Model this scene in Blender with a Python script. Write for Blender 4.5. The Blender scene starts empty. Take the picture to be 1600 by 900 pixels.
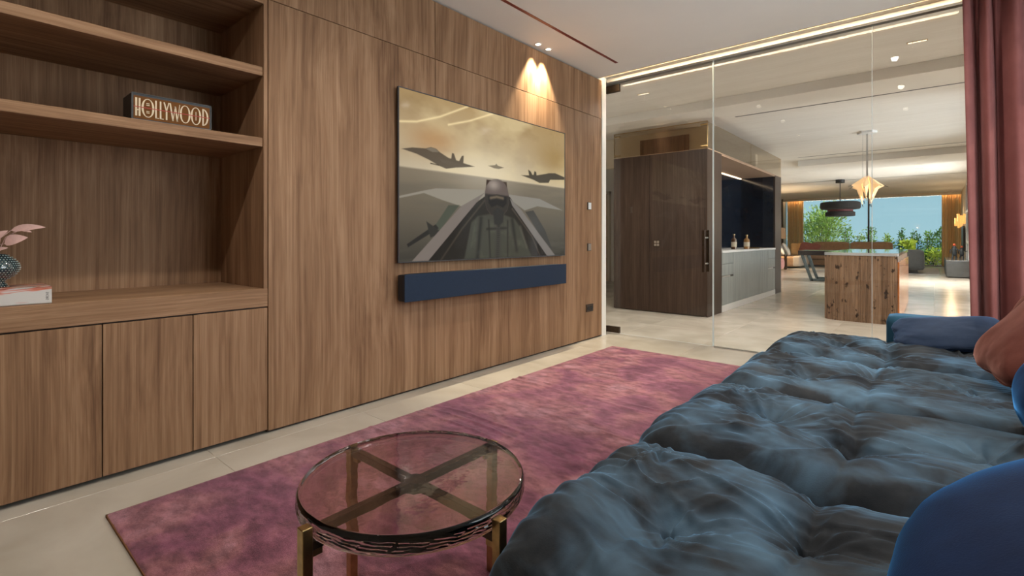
import bpy, bmesh, math, random
import numpy as np
from mathutils import Vector, Matrix

random.seed(7)
rng = np.random.default_rng(7)
scene = bpy.context.scene
COL = scene.collection

# ------------------------------------------------------------------ camera
FPX = 774.98
YAW = math.radians(40.42)
cam_d = bpy.data.cameras.new('camera')
cam = bpy.data.objects.new('camera', cam_d)
COL.objects.link(cam)
cam.location = (0, 0, 1.1)
cam.rotation_euler = (math.radians(90), 0, YAW)
cam_d.sensor_width = 36.0
cam_d.lens = 36.0 * FPX / 1600.0
cam_d.shift_y = -(450 - 373) / 1600.0
cam_d.clip_start = 0.02
cam_d.clip_end = 20000
scene.camera = cam

# ------------------------------------------------------------------ view, world, sun
vs = scene.view_settings
vs.view_transform = 'Standard'
vs.look = 'None'
vs.gamma = 1.0
vs.use_curve_mapping = False
vs.exposure = 0.0

world = bpy.data.worlds.new('sky')
scene.world = world
world.use_nodes = True
wn = world.node_tree
wn.nodes.clear()
wo = wn.nodes.new('ShaderNodeOutputWorld')
wb = wn.nodes.new('ShaderNodeBackground')
wt = wn.nodes.new('ShaderNodeTexCoord')
ws = wn.nodes.new('ShaderNodeSeparateXYZ')
wr = wn.nodes.new('ShaderNodeValToRGB')
wr.color_ramp.elements[0].position = 0.0
wr.color_ramp.elements[0].color = (0.44, 0.72, 0.83, 1)
wr.color_ramp.elements[1].position = 1.0
wr.color_ramp.elements[1].color = (0.16, 0.32, 0.60, 1)
e = wr.color_ramp.elements.new(0.12)
e.color = (0.37, 0.66, 0.80, 1)
wn.links.new(wt.outputs['Generated'], ws.inputs[0])
wn.links.new(ws.outputs['Z'], wr.inputs[0])
wn.links.new(wr.outputs[0], wb.inputs[0])
wn.links.new(wb.outputs[0], wo.inputs[0])
wb.inputs[1].default_value = 0.88

sun_d = bpy.data.lights.new('sun', 'SUN')
sun_d.energy = 3.2
sun_d.angle = math.radians(0.6)
sun_d.color = (1.0, 0.90, 0.76)
sun = bpy.data.objects.new('sun', sun_d)
COL.objects.link(sun)
sun.rotation_euler = Vector((0.80, -0.35, 0.72)).to_track_quat('Z', 'Y').to_euler()

# added area lamp standing in for daylight at the lounge's unseen window (stands outside the glass, same size as the opening)
dl = bpy.data.lights.new('window_daylight', 'AREA')
dl.shape = 'RECTANGLE'
dl.size = 3.1
dl.size_y = 2.5
dl.energy = 130
dl.color = (0.92, 0.96, 1.0)
dlo = bpy.data.objects.new('window_daylight', dl)
COL.objects.link(dlo)
dlo.location = (1.62, 2.9, 1.36)
dlo.rotation_euler = Vector((-1, 0, 0)).to_track_quat('-Z', 'Z').to_euler()

for k, (ya, yb, en) in enumerate(((8.3, 11.4, 230), (14.6, 17.6, 460))):  # added lamps outside the hall windows, tilted up for daylight and ground bounce
    hl_d = bpy.data.lights.new('hall_window_daylight', 'AREA')
    hl_d.shape = 'RECTANGLE'
    hl_d.size = yb - ya
    hl_d.size_y = 2.5
    hl_d.energy = en
    hl_d.color = (0.95, 0.97, 1.0)
    hlo = bpy.data.objects.new('hall_window_daylight', hl_d)
    COL.objects.link(hlo)
    hlo.location = (2.8, (ya + yb) / 2, 0.9)
    hlo.rotation_euler = Vector((-1, 0, 0.18)).to_track_quat('-Z', 'Z').to_euler()

# ------------------------------------------------------------------ materials
MATS = {}


def new_mat(name):
    m = bpy.data.materials.new(name)
    m.use_nodes = True
    nt = m.node_tree
    return m, nt, nt.nodes['Principled BSDF']


def N(nt, typ, **kw):
    n = nt.nodes.new(typ)
    for k, v in kw.items():
        setattr(n, k, v)
    return n


def plain(name, col, rough=0.5, metal=0.0, var=0.06, scale=14.0, bump=0.0, bscale=120.0, coat=0.0,
          sheen=0.0, sheen_tint=(1, 1, 1), emit=None, estr=0.0, spec=0.5, sheen_rough=0.4):
    """a procedural surface: base colour broken up by noise, optional fine relief"""
    if name in MATS:
        return MATS[name]
    m, nt, b = new_mat(name)
    geo = N(nt, 'ShaderNodeNewGeometry')
    nz = N(nt, 'ShaderNodeTexNoise')
    nz.inputs['Scale'].default_value = scale
    nz.inputs['Detail'].default_value = 4
    nt.links.new(geo.outputs['Position'], nz.inputs['Vector'])
    r = N(nt, 'ShaderNodeValToRGB')
    c = np.array(col)
    r.color_ramp.elements[0].position = 0.3
    r.color_ramp.elements[1].position = 0.7
    r.color_ramp.elements[0].color = (*np.clip(c * (1 - var), 0, 1), 1)
    r.color_ramp.elements[1].color = (*np.clip(c * (1 + var), 0, 1), 1)
    nt.links.new(nz.outputs['Fac'], r.inputs[0])
    nt.links.new(r.outputs[0], b.inputs['Base Color'])
    b.inputs['Roughness'].default_value = rough
    b.inputs['Metallic'].default_value = metal
    b.inputs['Specular IOR Level'].default_value = spec
    b.inputs['Coat Weight'].default_value = coat
    b.inputs['Sheen Weight'].default_value = sheen
    b.inputs['Sheen Tint'].default_value = (*sheen_tint, 1)
    b.inputs['Sheen Roughness'].default_value = sheen_rough
    if emit:
        b.inputs['Emission Color'].default_value = (*emit, 1)
        b.inputs['Emission Strength'].default_value = estr
    if bump > 0:
        n2 = N(nt, 'ShaderNodeTexNoise')
        n2.inputs['Scale'].default_value = bscale
        n2.inputs['Detail'].default_value = 3
        nt.links.new(geo.outputs['Position'], n2.inputs['Vector'])
        bp = N(nt, 'ShaderNodeBump')
        bp.inputs['Strength'].default_value = bump
        bp.inputs['Distance'].default_value = 0.004
        nt.links.new(n2.outputs['Fac'], bp.inputs['Height'])
        nt.links.new(bp.outputs[0], b.inputs['Normal'])
    MATS[name] = m
    return m


def wood(name, dark, mid, light, axis='Z', rough=0.58, fine=1.0, spec=0.16, contrast=1.0):
    """straight-grained veneer, grain running along the given axis"""
    m, nt, b = new_mat(name)
    geo = N(nt, 'ShaderNodeNewGeometry')
    oi = N(nt, 'ShaderNodeObjectInfo')
    off = N(nt, 'ShaderNodeVectorMath', operation='SCALE')
    cmb = N(nt, 'ShaderNodeCombineXYZ')
    for k in range(3):
        nt.links.new(oi.outputs['Random'], cmb.inputs[k])
    nt.links.new(cmb.outputs[0], off.inputs[0])
    off.inputs['Scale'].default_value = 7.0
    add = N(nt, 'ShaderNodeVectorMath', operation='ADD')
    nt.links.new(geo.outputs['Position'], add.inputs[0])
    nt.links.new(off.outputs[0], add.inputs[1])

    def mapped(sa, sl):
        mp = N(nt, 'ShaderNodeMapping')
        s = {'X': (sl, sa, sa), 'Y': (sa, sl, sa), 'Z': (sa, sa, sl)}[axis]
        mp.inputs['Scale'].default_value = s
        nt.links.new(add.outputs[0], mp.inputs['Vector'])
        return mp
    # slow wander that bends the grain
    m0 = mapped(1.6, 0.9)
    n0 = N(nt, 'ShaderNodeTexNoise')
    n0.inputs['Scale'].default_value = 1.0
    nt.links.new(m0.outputs[0], n0.inputs['Vector'])
    wob = N(nt, 'ShaderNodeVectorMath', operation='SCALE')
    nt.links.new(n0.outputs['Color'], wob.inputs[0])
    wob.inputs['Scale'].default_value = 2.2

    def grain(sa, sl, detail):
        mp = mapped(sa, sl)
        ad = N(nt, 'ShaderNodeVectorMath', operation='ADD')
        nt.links.new(mp.outputs[0], ad.inputs[0])
        nt.links.new(wob.outputs[0], ad.inputs[1])
        n = N(nt, 'ShaderNodeTexNoise')
        n.inputs['Scale'].default_value = 1.0
        n.inputs['Detail'].default_value = detail
        n.inputs['Roughness'].default_value = 0.6
        nt.links.new(ad.outputs[0], n.inputs['Vector'])
        return n
    g1 = grain(8 * fine, 0.30, 5)
    g2 = grain(48 * fine, 0.8, 4)
    g3 = grain(210 * fine, 3.0, 2)
    mx = N(nt, 'ShaderNodeMix')
    mx.inputs['Factor'].default_value = 0.45
    nt.links.new(g1.outputs['Fac'], mx.inputs['A'])
    nt.links.new(g2.outputs['Fac'], mx.inputs['B'])
    mx2 = N(nt, 'ShaderNodeMix')
    mx2.inputs['Factor'].default_value = 0.22
    nt.links.new(mx.outputs['Result'], mx2.inputs['A'])
    nt.links.new(g3.outputs['Fac'], mx2.inputs['B'])
    r = N(nt, 'ShaderNodeValToRGB')
    r.color_ramp.elements[0].position = 0.5 - 0.145 * contrast
    r.color_ramp.elements[0].color = (*dark, 1)
    r.color_ramp.elements[1].position = 0.5 + 0.145 * contrast
    r.color_ramp.elements[1].color = (*light, 1)
    e = r.color_ramp.elements.new(0.5)
    e.color = (*mid, 1)
    nt.links.new(mx2.outputs['Result'], r.inputs[0])
    nt.links.new(r.outputs[0], b.inputs['Base Color'])
    b.inputs['Roughness'].default_value = rough
    b.inputs['Specular IOR Level'].default_value = spec
    bp = N(nt, 'ShaderNodeBump')
    bp.inputs['Strength'].default_value = 0.25
    bp.inputs['Distance'].default_value = 0.001
    nt.links.new(g2.outputs['Fac'], bp.inputs['Height'])
    nt.links.new(bp.outputs[0], b.inputs['Normal'])
    MATS[name] = m
    return m


def glass_thin(name, tint=(1, 1, 1), rough=0.0, base=0.02, power=1.0):
    """clear pane: lets light straight through, mirrors more at a glancing angle"""
    m = bpy.data.materials.new(name)
    m.use_nodes = True
    nt = m.node_tree
    nt.nodes.clear()
    o = N(nt, 'ShaderNodeOutputMaterial')
    t = N(nt, 'ShaderNodeBsdfTransparent')
    t.inputs[0].default_value = (*tint, 1)
    g = N(nt, 'ShaderNodeBsdfGlossy')
    g.inputs['Roughness'].default_value = rough
    f = N(nt, 'ShaderNodeFresnel')
    f.inputs['IOR'].default_value = 1.45
    mu = N(nt, 'ShaderNodeMath', operation='MULTIPLY')
    mu.inputs[1].default_value = power
    mx = N(nt, 'ShaderNodeMixShader')
    nt.links.new(f.outputs[0], mu.inputs[0])
    nt.links.new(mu.outputs[0], mx.inputs[0])
    nt.links.new(t.outputs[0], mx.inputs[1])
    nt.links.new(g.outputs[0], mx.inputs[2])
    nt.links.new(mx.outputs[0], o.inputs[0])
    MATS[name] = m
    return m


def emit_mat(name, col, strength):
    m, nt, b = new_mat(name)
    b.inputs['Base Color'].default_value = (*col, 1)
    b.inputs['Emission Color'].default_value = (*col, 1)
    b.inputs['Emission Strength'].default_value = strength
    MATS[name] = m
    return m


WOOD = wood('walnut_veneer', (0.135, 0.069, 0.036), (0.262, 0.147, 0.080), (0.40, 0.245, 0.145), 'Z')
WOOD_H = wood('walnut_veneer_level', (0.135, 0.069, 0.036), (0.262, 0.147, 0.080), (0.40, 0.245, 0.145), 'Y')
DARKWOOD = wood('smoked_oak', (0.022, 0.013, 0.009), (0.042, 0.026, 0.019), (0.070, 0.046, 0.034), 'Z', 0.4, 1.6, 0.22)
GREYWOOD = wood('grey_oak', (0.22, 0.245, 0.245), (0.29, 0.325, 0.325), (0.36, 0.39, 0.39), 'Z', 0.4, 1.4)
def add_knots(m, scale, col, thr=0.16):
    nt = m.node_tree
    b = nt.nodes['Principled BSDF']
    src = b.inputs['Base Color'].links[0].from_socket
    geo = N(nt, 'ShaderNodeNewGeometry')
    mp = N(nt, 'ShaderNodeMapping')
    mp.inputs['Scale'].default_value = scale
    nt.links.new(geo.outputs['Position'], mp.inputs['Vector'])
    nz = N(nt, 'ShaderNodeTexNoise')
    nz.inputs['Scale'].default_value = 1.0
    nz.inputs['Detail'].default_value = 3
    nt.links.new(mp.outputs[0], nz.inputs['Vector'])
    rp = N(nt, 'ShaderNodeValToRGB')
    rp.color_ramp.elements[0].position = 0.60
    rp.color_ramp.elements[0].color = (0, 0, 0, 1)
    rp.color_ramp.elements[1].position = 0.66
    rp.color_ramp.elements[1].color = (1, 1, 1, 1)
    nt.links.new(nz.outputs['Fac'], rp.inputs[0])
    mx = N(nt, 'ShaderNodeMix', data_type='RGBA')
    nt.links.new(rp.outputs[0], mx.inputs['Factor'])
    nt.links.new(src, mx.inputs['A'])
    mx.inputs['B'].default_value = (*col, 1)
    nt.links.new(mx.outputs['Result'], b.inputs['Base Color'])


ISLWOOD = wood('knotty_brown_wood', (0.045, 0.026, 0.016), (0.19, 0.118, 0.074), (0.36, 0.24, 0.16), 'Z', 0.45, 2.5)
add_knots(ISLWOOD, (16, 16, 9), (0.030, 0.017, 0.010))
ROOFWOOD = wood('pale_ceiling_boards', (0.74, 0.70, 0.64), (0.79, 0.755, 0.70), (0.83, 0.80, 0.745), 'X', 0.6, 0.6)
PAINT = plain('warm_white_paint', (0.80, 0.77, 0.72), 0.7, var=0.02, scale=2.0)
CREAM = plain('cream_paint', (0.66, 0.57, 0.43), 0.7, var=0.03, scale=2.0)
WHITE = plain('white_lacquer', (0.72, 0.73, 0.73), 0.35, var=0.02)
BLACK = plain('matt_black', (0.012, 0.012, 0.013), 0.4, var=0.2)
DARKSLOT = plain('red_brown_slot', (0.16, 0.018, 0.010), 0.5, var=0.2)
BRONZE = plain('aged_brass', (0.42, 0.29, 0.13), 0.28, 1.0, var=0.18, scale=40, bump=0.1)
DBRONZE = plain('dark_bronze', (0.055, 0.036, 0.022), 0.4, 0.7, var=0.2, scale=30)
STEEL = plain('brushed_steel', (0.55, 0.55, 0.55), 0.3, 1.0, var=0.05)
GLASS = glass_thin('clear_glass', (0.985, 0.99, 0.985), 0.0, power=0.55)
GLASS_EDGE = plain('polished_glass_edge', (0.55, 0.66, 0.66), 0.15, var=0.05, spec=0.8, emit=None)
TGLASS = glass_thin('bronze_tinted_glass', (0.90, 0.85, 0.77), 0.0, power=0.6)

# ------------------------------------------------------------------ mesh helpers


class MB:
    def __init__(self):
        self.v = []
        self.f = []
        self.mi = []
        self.cur = 0

    def add(self, verts, faces):
        o = len(self.v)
        self.v.extend([tuple(map(float, p)) for p in verts])
        self.f.extend([tuple(int(i) + o for i in q) for q in faces])
        self.mi.extend([self.cur] * len(faces))
        return self

    def box(self, x0, x1, y0, y1, z0, z1, bev=0.0, M=None):
        x0, x1 = min(x0, x1), max(x0, x1)
        y0, y1 = min(y0, y1), max(y0, y1)
        z0, z1 = min(z0, z1), max(z0, z1)
        b = min(bev, 0.49 * (x1 - x0), 0.49 * (y1 - y0), 0.49 * (z1 - z0))
        if b <= 0:
            v = [(x, y, z) for x in (x0, x1) for y in (y0, y1) for z in (z0, z1)]
            f = [(0, 1, 3, 2), (4, 6, 7, 5), (0, 4, 5, 1), (2, 3, 7, 6), (0, 2, 6, 4), (1, 5, 7, 3)]
        else:
            v = []
            idx = {}
            X = (x0, x1)
            Y = (y0, y1)
            Z = (z0, z1)
            for i in (0, 1):
                for j in (0, 1):
                    for k in (0, 1):
                        si, sj, sk = 1 - 2 * i, 1 - 2 * j, 1 - 2 * k
                        for a in range(3):
                            p = [X[i] + si * b, Y[j] + sj * b, Z[k] + sk * b]
                            p[a] = (X[i], Y[j], Z[k])[a]
                            idx[(i, j, k, a)] = len(v)
                            v.append(tuple(p))
            g = lambda i, j, k, a: idx[(i, j, k, a)]
            f = []
            for s in (0, 1):
                f.append((g(s, 0, 0, 0), g(s, 1, 0, 0), g(s, 1, 1, 0), g(s, 0, 1, 0)))
                f.append((g(0, s, 0, 1), g(1, s, 0, 1), g(1, s, 1, 1), g(0, s, 1, 1)))
                f.append((g(0, 0, s, 2), g(1, 0, s, 2), g(1, 1, s, 2), g(0, 1, s, 2)))
            for p in (0, 1):
                for q in (0, 1):
                    f.append((g(p, q, 0, 0), g(p, q, 1, 0), g(p, q, 1, 1), g(p, q, 0, 1)))
                    f.append((g(p, 0, q, 0), g(p, 1, q, 0), g(p, 1, q, 2), g(p, 0, q, 2)))
                    f.append((g(0, p, q, 1), g(1, p, q, 1), g(1, p, q, 2), g(0, p, q, 2)))
            for i in (0, 1):
                for j in (0, 1):
                    for k in (0, 1):
                        f.append((g(i, j, k, 0), g(i, j, k, 1), g(i, j, k, 2)))
        if M is not None:
            v = [tuple(M @ Vector(p)) for p in v]
        return self.add(v, f)

    def tube(self, pts, r, seg=10, cap=True):
        pts = [Vector(p) for p in pts]
        n = len(pts)
        rr = r if hasattr(r, '__len__') else [r] * n
        v = []
        t0 = (pts[1] - pts[0]).normalized()
        up = Vector((0, 0, 1)) if abs(t0.z) < 0.9 else Vector((1, 0, 0))
        nx = t0.cross(up).normalized()
        for i in range(n):
            a = pts[max(i - 1, 0)]
            c = pts[min(i + 1, n - 1)]
            t = (c - a).normalized()
            nx = (nx - t * nx.dot(t)).normalized()
            ny = t.cross(nx)
            for k in range(seg):
                an = 2 * math.pi * k / seg
                v.append(tuple(pts[i] + (nx * math.cos(an) + ny * math.sin(an)) * rr[i]))
        f = []
        for i in range(n - 1):
            for k in range(seg):
                k2 = (k + 1) % seg
                f.append((i * seg + k, i * seg + k2, (i + 1) * seg + k2, (i + 1) * seg + k))
        if cap:
            f.append(tuple(range(seg))[::-1])
            f.append(tuple((n - 1) * seg + k for k in range(seg)))
        return self.add(v, f)

    def lathe(self, prof, c=(0, 0, 0), seg=32, closed=False):
        """prof: list of (radius, z)"""
        v = []
        for (r, z) in prof:
            for k in range(seg):
                an = 2 * math.pi * k / seg
                v.append((c[0] + r * math.cos(an), c[1] + r * math.sin(an), c[2] + z))
        f = []
        n = len(prof)
        for i in range(n - 1 + (1 if closed else 0)):
            i2 = (i + 1) % n
            for k in range(seg):
                k2 = (k + 1) % seg
                f.append((i * seg + k, i * seg + k2, i2 * seg + k2, i2 * seg + k))
        if not closed:
            if prof[0][0] > 1e-5:
                f.append(tuple(range(seg))[::-1])
            if prof[-1][0] > 1e-5:
                f.append(tuple((n - 1) * seg + k for k in range(seg)))
        return self.add(v, f)

    def prism(self, poly, a0, a1, axis='z'):
        """extrude a 2-D outline: axis z -> poly(x,y); x -> poly(y,z); y -> poly(x,z)"""
        n = len(poly)
        mk = {'z': lambda p, a: (p[0], p[1], a), 'x': lambda p, a: (a, p[0], p[1]), 'y': lambda p, a: (p[0], a, p[1])}[axis]
        v = [mk(p, a0) for p in poly] + [mk(p, a1) for p in poly]
        f = [tuple(range(n))[::-1], tuple(range(n, 2 * n))]
        for i in range(n):
            j = (i + 1) % n
            f.append((i, j, n + j, n + i))
        return self.add(v, f)

    def build(self, name, mat, parent=None, smooth=None, fix=True):
        me = bpy.data.meshes.new(name)
        off = np.array(WLOC.get(parent.name, (0, 0, 0))) if parent else np.zeros(3)
        vv = np.array(self.v) - off
        me.from_pydata([tuple(p) for p in vv], [], self.f)
        mats = mat if isinstance(mat, (list, tuple)) else [mat]
        for m in mats:
            me.materials.append(m)
        if len(mats) > 1:
            me.polygons.foreach_set('material_index', self.mi)
        if fix:
            bm = bmesh.new()
            bm.from_mesh(me)
            bmesh.ops.recalc_face_normals(bm, faces=bm.faces)
            bm.to_mesh(me)
            bm.free()
        if smooth is not None:
            me.polygons.foreach_set('use_smooth', [True] * len(me.polygons))
            if smooth < 179:
                me.set_sharp_from_angle(angle=math.radians(smooth))
        ob = bpy.data.objects.new(name, me)
        COL.objects.link(ob)
        if parent:
            ob.parent = parent
            WLOC[ob.name] = tuple(off)
        else:
            WLOC[ob.name] = (0, 0, 0)
        return ob


WLOC = {}


def tag(o, label=None, cat=None, group=None, kind=None):
    if label:
        o['label'] = label
    if cat:
        o['category'] = cat
    if group:
        o['group'] = group
    if kind:
        o['kind'] = kind
    return o


def thing(name, loc, label, cat, group=None):
    o = bpy.data.objects.new(name, None)
    o.empty_display_size = 0.1
    o.location = loc
    COL.objects.link(o)
    WLOC[o.name] = tuple(loc)
    return tag(o, label, cat, group)


def struct(name, mb, mat, label=None, parent=None, **kw):
    o = mb.build(name, mat, parent, **kw)
    o['kind'] = 'structure'
    if label:
        o['label'] = label
        o['category'] = name.split('_')[0]
    return o


def sroot(name, loc, label, cat):
    o = thing(name, loc, label, cat)
    o['kind'] = 'structure'
    return o


def B(*a, **k):
    return MB().box(*a, **k)


# --- value noise in numpy
def _hash(ix, iy, seed):
    h = (ix * 374761393 + iy * 668265263 + seed * 2147483647) & 0xFFFFFFFF
    h = ((h ^ (h >> 13)) * 1274126177) & 0xFFFFFFFF
    return ((h ^ (h >> 16)) & 0xFFFF) / 65535.0


def vnoise(x, y, seed=0):
    x = np.asarray(x, float)
    y = np.asarray(y, float)
    ix = np.floor(x).astype(np.int64)
    iy = np.floor(y).astype(np.int64)
    fx = x - ix
    fy = y - iy
    fx = fx * fx * (3 - 2 * fx)
    fy = fy * fy * (3 - 2 * fy)
    a = _hash(ix, iy, seed)
    b = _hash(ix + 1, iy, seed)
    c = _hash(ix, iy + 1, seed)
    d = _hash(ix + 1, iy + 1, seed)
    return (a * (1 - fx) + b * fx) * (1 - fy) + (c * (1 - fx) + d * fx) * fy


def fbm(x, y, seed=0, octv=4):
    s = 0
    a = 0.5
    for i in range(octv):
        s = s + a * vnoise(x * 2 ** i, y * 2 ** i, seed + i * 17)
        a *= 0.5
    return s / (1 - 0.5 ** octv)


def seg_dist(px, py, poly):
    """distance from points to a polyline and the running position (0..1) of the nearest point"""
    best = np.full(px.shape, 1e9)
    tt = np.zeros(px.shape)
    n = len(poly) - 1
    for i in range(n):
        ax, ay = poly[i]
        bx, by = poly[i + 1]
        dx, dy = bx - ax, by - ay
        L = dx * dx + dy * dy + 1e-12
        t = np.clip(((px - ax) * dx + (py - ay) * dy) / L, 0, 1)
        d = np.hypot(px - ax - t * dx, py - ay - t * dy)
        k = d < best
        best[k] = d[k]
        tt[k] = (i + t[k]) / n
    return best, tt


def rounded_box(size, r, n):
    """welded subdivided box of the given full size with rounded edges; returns verts (N,3), unit normals, quads"""
    sx, sy, sz = size
    nx, ny, nz = n
    key = {}
    V = []
    F = []

    def vid(i, j, k):
        q = (i, j, k)
        if q not in key:
            key[q] = len(V)
            V.append((-sx / 2 + sx * i / nx, -sy / 2 + sy * j / ny, -sz / 2 + sz * k / nz))
        return key[q]
    for k in (0, nz):
        for i in range(nx):
            for j in range(ny):
                q = [vid(i, j, k), vid(i + 1, j, k), vid(i + 1, j + 1, k), vid(i, j + 1, k)]
                F.append(q if k else q[::-1])
    for j in (0, ny):
        for i in range(nx):
            for k in range(nz):
                q = [vid(i, j, k), vid(i + 1, j, k), vid(i + 1, j, k + 1), vid(i, j, k + 1)]
                F.append(q[::-1] if j else q)
    for i in (0, nx):
        for j in range(ny):
            for k in range(nz):
                q = [vid(i, j, k), vid(i, j + 1, k), vid(i, j + 1, k + 1), vid(i, j, k + 1)]
                F.append(q if i else q[::-1])
    V = np.array(V)
    h = np.array([sx, sy, sz]) / 2 - np.array(r if hasattr(r, '__len__') else (r, r, r))
    rr = np.array(r if hasattr(r, '__len__') else (r, r, r))
    inner = np.clip(V, -h, h)
    d = (V - inner) / rr
    L = np.linalg.norm(d, axis=1, keepdims=True)
    nrm = np.where(L > 1e-9, d / np.maximum(L, 1e-9), 0)
    m = np.max(np.abs(d), axis=1, keepdims=True)
    P = inner + nrm * rr * np.minimum(1, np.where(L > 1e-9, 1, 0))
    return P, nrm, F


# ================================================================== THE SETTING
XW = -2.866      # face of the panelled wall
YG = 5.147       # glass partition
XR = 1.15        # right wall of the lounge
XH = 0.80        # right wall of the hall beyond
ZC = 2.90

# ---- floor: big honed stone tiles, near ones separate, far ones in one slab
fm, nt, b = new_mat('honed_beige_stone')
geo = N(nt, 'ShaderNodeNewGeometry')
oi = N(nt, 'ShaderNodeObjectInfo')
ad = N(nt, 'ShaderNodeVectorMath', operation='ADD')
nt.links.new(geo.outputs['Position'], ad.inputs[0])
cm = N(nt, 'ShaderNodeCombineXYZ')
mu = N(nt, 'ShaderNodeMath', operation='MULTIPLY')
mu.inputs[1].default_value = 30
nt.links.new(oi.outputs['Random'], mu.inputs[0])
nt.links.new(mu.outputs[0], cm.inputs[0])
nt.links.new(cm.outputs[0], ad.inputs[1])
n1 = N(nt, 'ShaderNodeTexNoise')
n1.inputs['Scale'].default_value = 2.2
n1.inputs['Detail'].default_value = 6
n1.inputs['Distortion'].default_value = 0.6
nt.links.new(ad.outputs[0], n1.inputs['Vector'])
r = N(nt, 'ShaderNodeValToRGB')
r.color_ramp.elements[0].position = 0.3
r.color_ramp.elements[0].color = (0.385, 0.345, 0.285, 1)
r.color_ramp.elements[1].position = 0.72
r.color_ramp.elements[1].color = (0.50, 0.455, 0.390, 1)
nt.links.new(n1.outputs['Fac'], r.inputs[0])
nt.links.new(r.outputs[0], b.inputs['Base Color'])
rr = N(nt, 'ShaderNodeMapRange')
rr.inputs['To Min'].default_value = 0.16
rr.inputs['To Max'].default_value = 0.28
nt.links.new(n1.outputs['Fac'], rr.inputs['Value'])
nt.links.new(rr.outputs[0], b.inputs['Roughness'])
n2 = N(nt, 'ShaderNodeTexNoise')
n2.inputs['Scale'].default_value = 5.0
nt.links.new(geo.outputs['Position'], n2.inputs['Vector'])
bp = N(nt, 'ShaderNodeBump')
bp.inputs['Strength'].default_value = 0.12
bp.inputs['Distance'].default_value = 0.004
nt.links.new(n2.outputs['Fac'], bp.inputs['Height'])
nt.links.new(bp.outputs[0], b.inputs['Normal'])
STONE = fm
GROUT = plain('pale_grout', (0.50, 0.44, 0.36), 0.8)

floor = struct('floor', B(-9.2, 1.3, -2.0, 26.3, -0.12, -0.0025), GROUT, 'beige stone floor of large square tiles with thin pale joints')
TX, TY = 0.92, 0.845
tile_me = None
x = -2.76 - 7 * TX
while x < 1.3:
    y = 0.935 - 3 * TY
    while y < 16.0:
        # skip tiles that nothing shows of (behind the panelled wall, behind the kitchen block)
        hidden = (x + TX < -3.6 and y < 4.0) or (x + TX < -4.6 and y < 7.0) or (x + TX < -2.9 and y > 7.2 and x > -4.0)
        if not hidden:
            if tile_me is None:
                o = B(0.0012, TX - 0.0012, 0.0012, TY - 0.0012, -0.02, 0.0, bev=0.001).build('tile', STONE, floor)
                tile_me = o.data
            else:
                o = bpy.data.objects.new('tile', tile_me)
                COL.objects.link(o)
                o.parent = floor
            o.location = (x, y, 0)
        y += TY
    x += TX
o = B(-9.2, 1.3, y + 0.001, 26.2, -0.02, 0.0).build('far_tile_field', STONE, floor)

# ---- ceilings
ceil = struct('ceiling', B(-3.7, 1.3, -2.0, 4.86, ZC, ZC + 0.15), PAINT, 'smooth warm white ceiling of the lounge')
struct('ceiling_hall', B(-9.2, 1.3, 5.22, 12.9, ZC, ZC + 0.15), ROOFWOOD, 'pale boarded ceiling of the long hall beyond the glass')
struct('ceiling_living', B(-9.2, 1.3, 12.9, 26.3, ZC, ZC + 0.15), ROOFWOOD, 'pale boarded ceiling in front of the sea window')
struct('trim_1', B(-9.2, 1.3, 6.55, 7.02, 2.785, ZC, bev=0.004), PAINT, 'plain white ceiling beam just behind the glass partition')
struct('trim_2', B(-2.4, XH, 13.0, 14.4, 2.765, ZC, bev=0.004), PAINT, 'plain white ceiling beam far down the hall')

# slot diffusers
s = thing('ceiling_slot', (-2.475, 3.0, ZC), 'long dark red air slot in the lounge ceiling beside the panelled wall', 'air slot', 'ceiling air slots')
B(-2.490, -2.460, 0.8, 4.56, ZC - 0.002, ZC + 0.0005).build('slot', DARKSLOT, s)
for (yy, x0, x1, lab) in ((7.72, -2.24, 0.7, 'thin dark air slot in the hall ceiling just beyond the first beam'),
                          (12.5, -2.3, 0.7, 'thin dark air slot in the hall ceiling before the second beam'),
                          (18.2, -4.6, 0.7, 'thin dark air slot in the ceiling over the far seating')):
    s = thing('ceiling_slot', (0, yy, ZC), lab, 'air slot', 'ceiling air slots')
    B(x0, x1, yy - 0.014, yy + 0.014, ZC - 0.003, ZC + 0.0005).build('slot', BLACK, s)

# ---- panelled wall
wl = struct('wall_left', B(-3.62, XW - 0.022, 1.245, 5.0, 0, ZC), DARKWOOD, 'walnut panelled wall that carries the television')
for (y0, y1) in ((1.242, 2.470), (2.474, 4.926)):
    for (z0, z1) in ((0.014, 2.452), (2.456, 2.888)):
        B(XW - 0.022, XW, y0, y1, z0, z1, bev=0.0012).build('panel', WOOD, wl)
struct('trim_3', B(-3.0, XW + 0.004, 4.932, 5.02, 0.0, 3.0), PAINT, 'narrow white jamb between walnut wall and glass door')
struct('wall_behind', B(-9.2, -3.0, 5.0, 5.02, 0, 3.0), PAINT, 'plain white wall of the hall behind the panelled wall')

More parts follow.
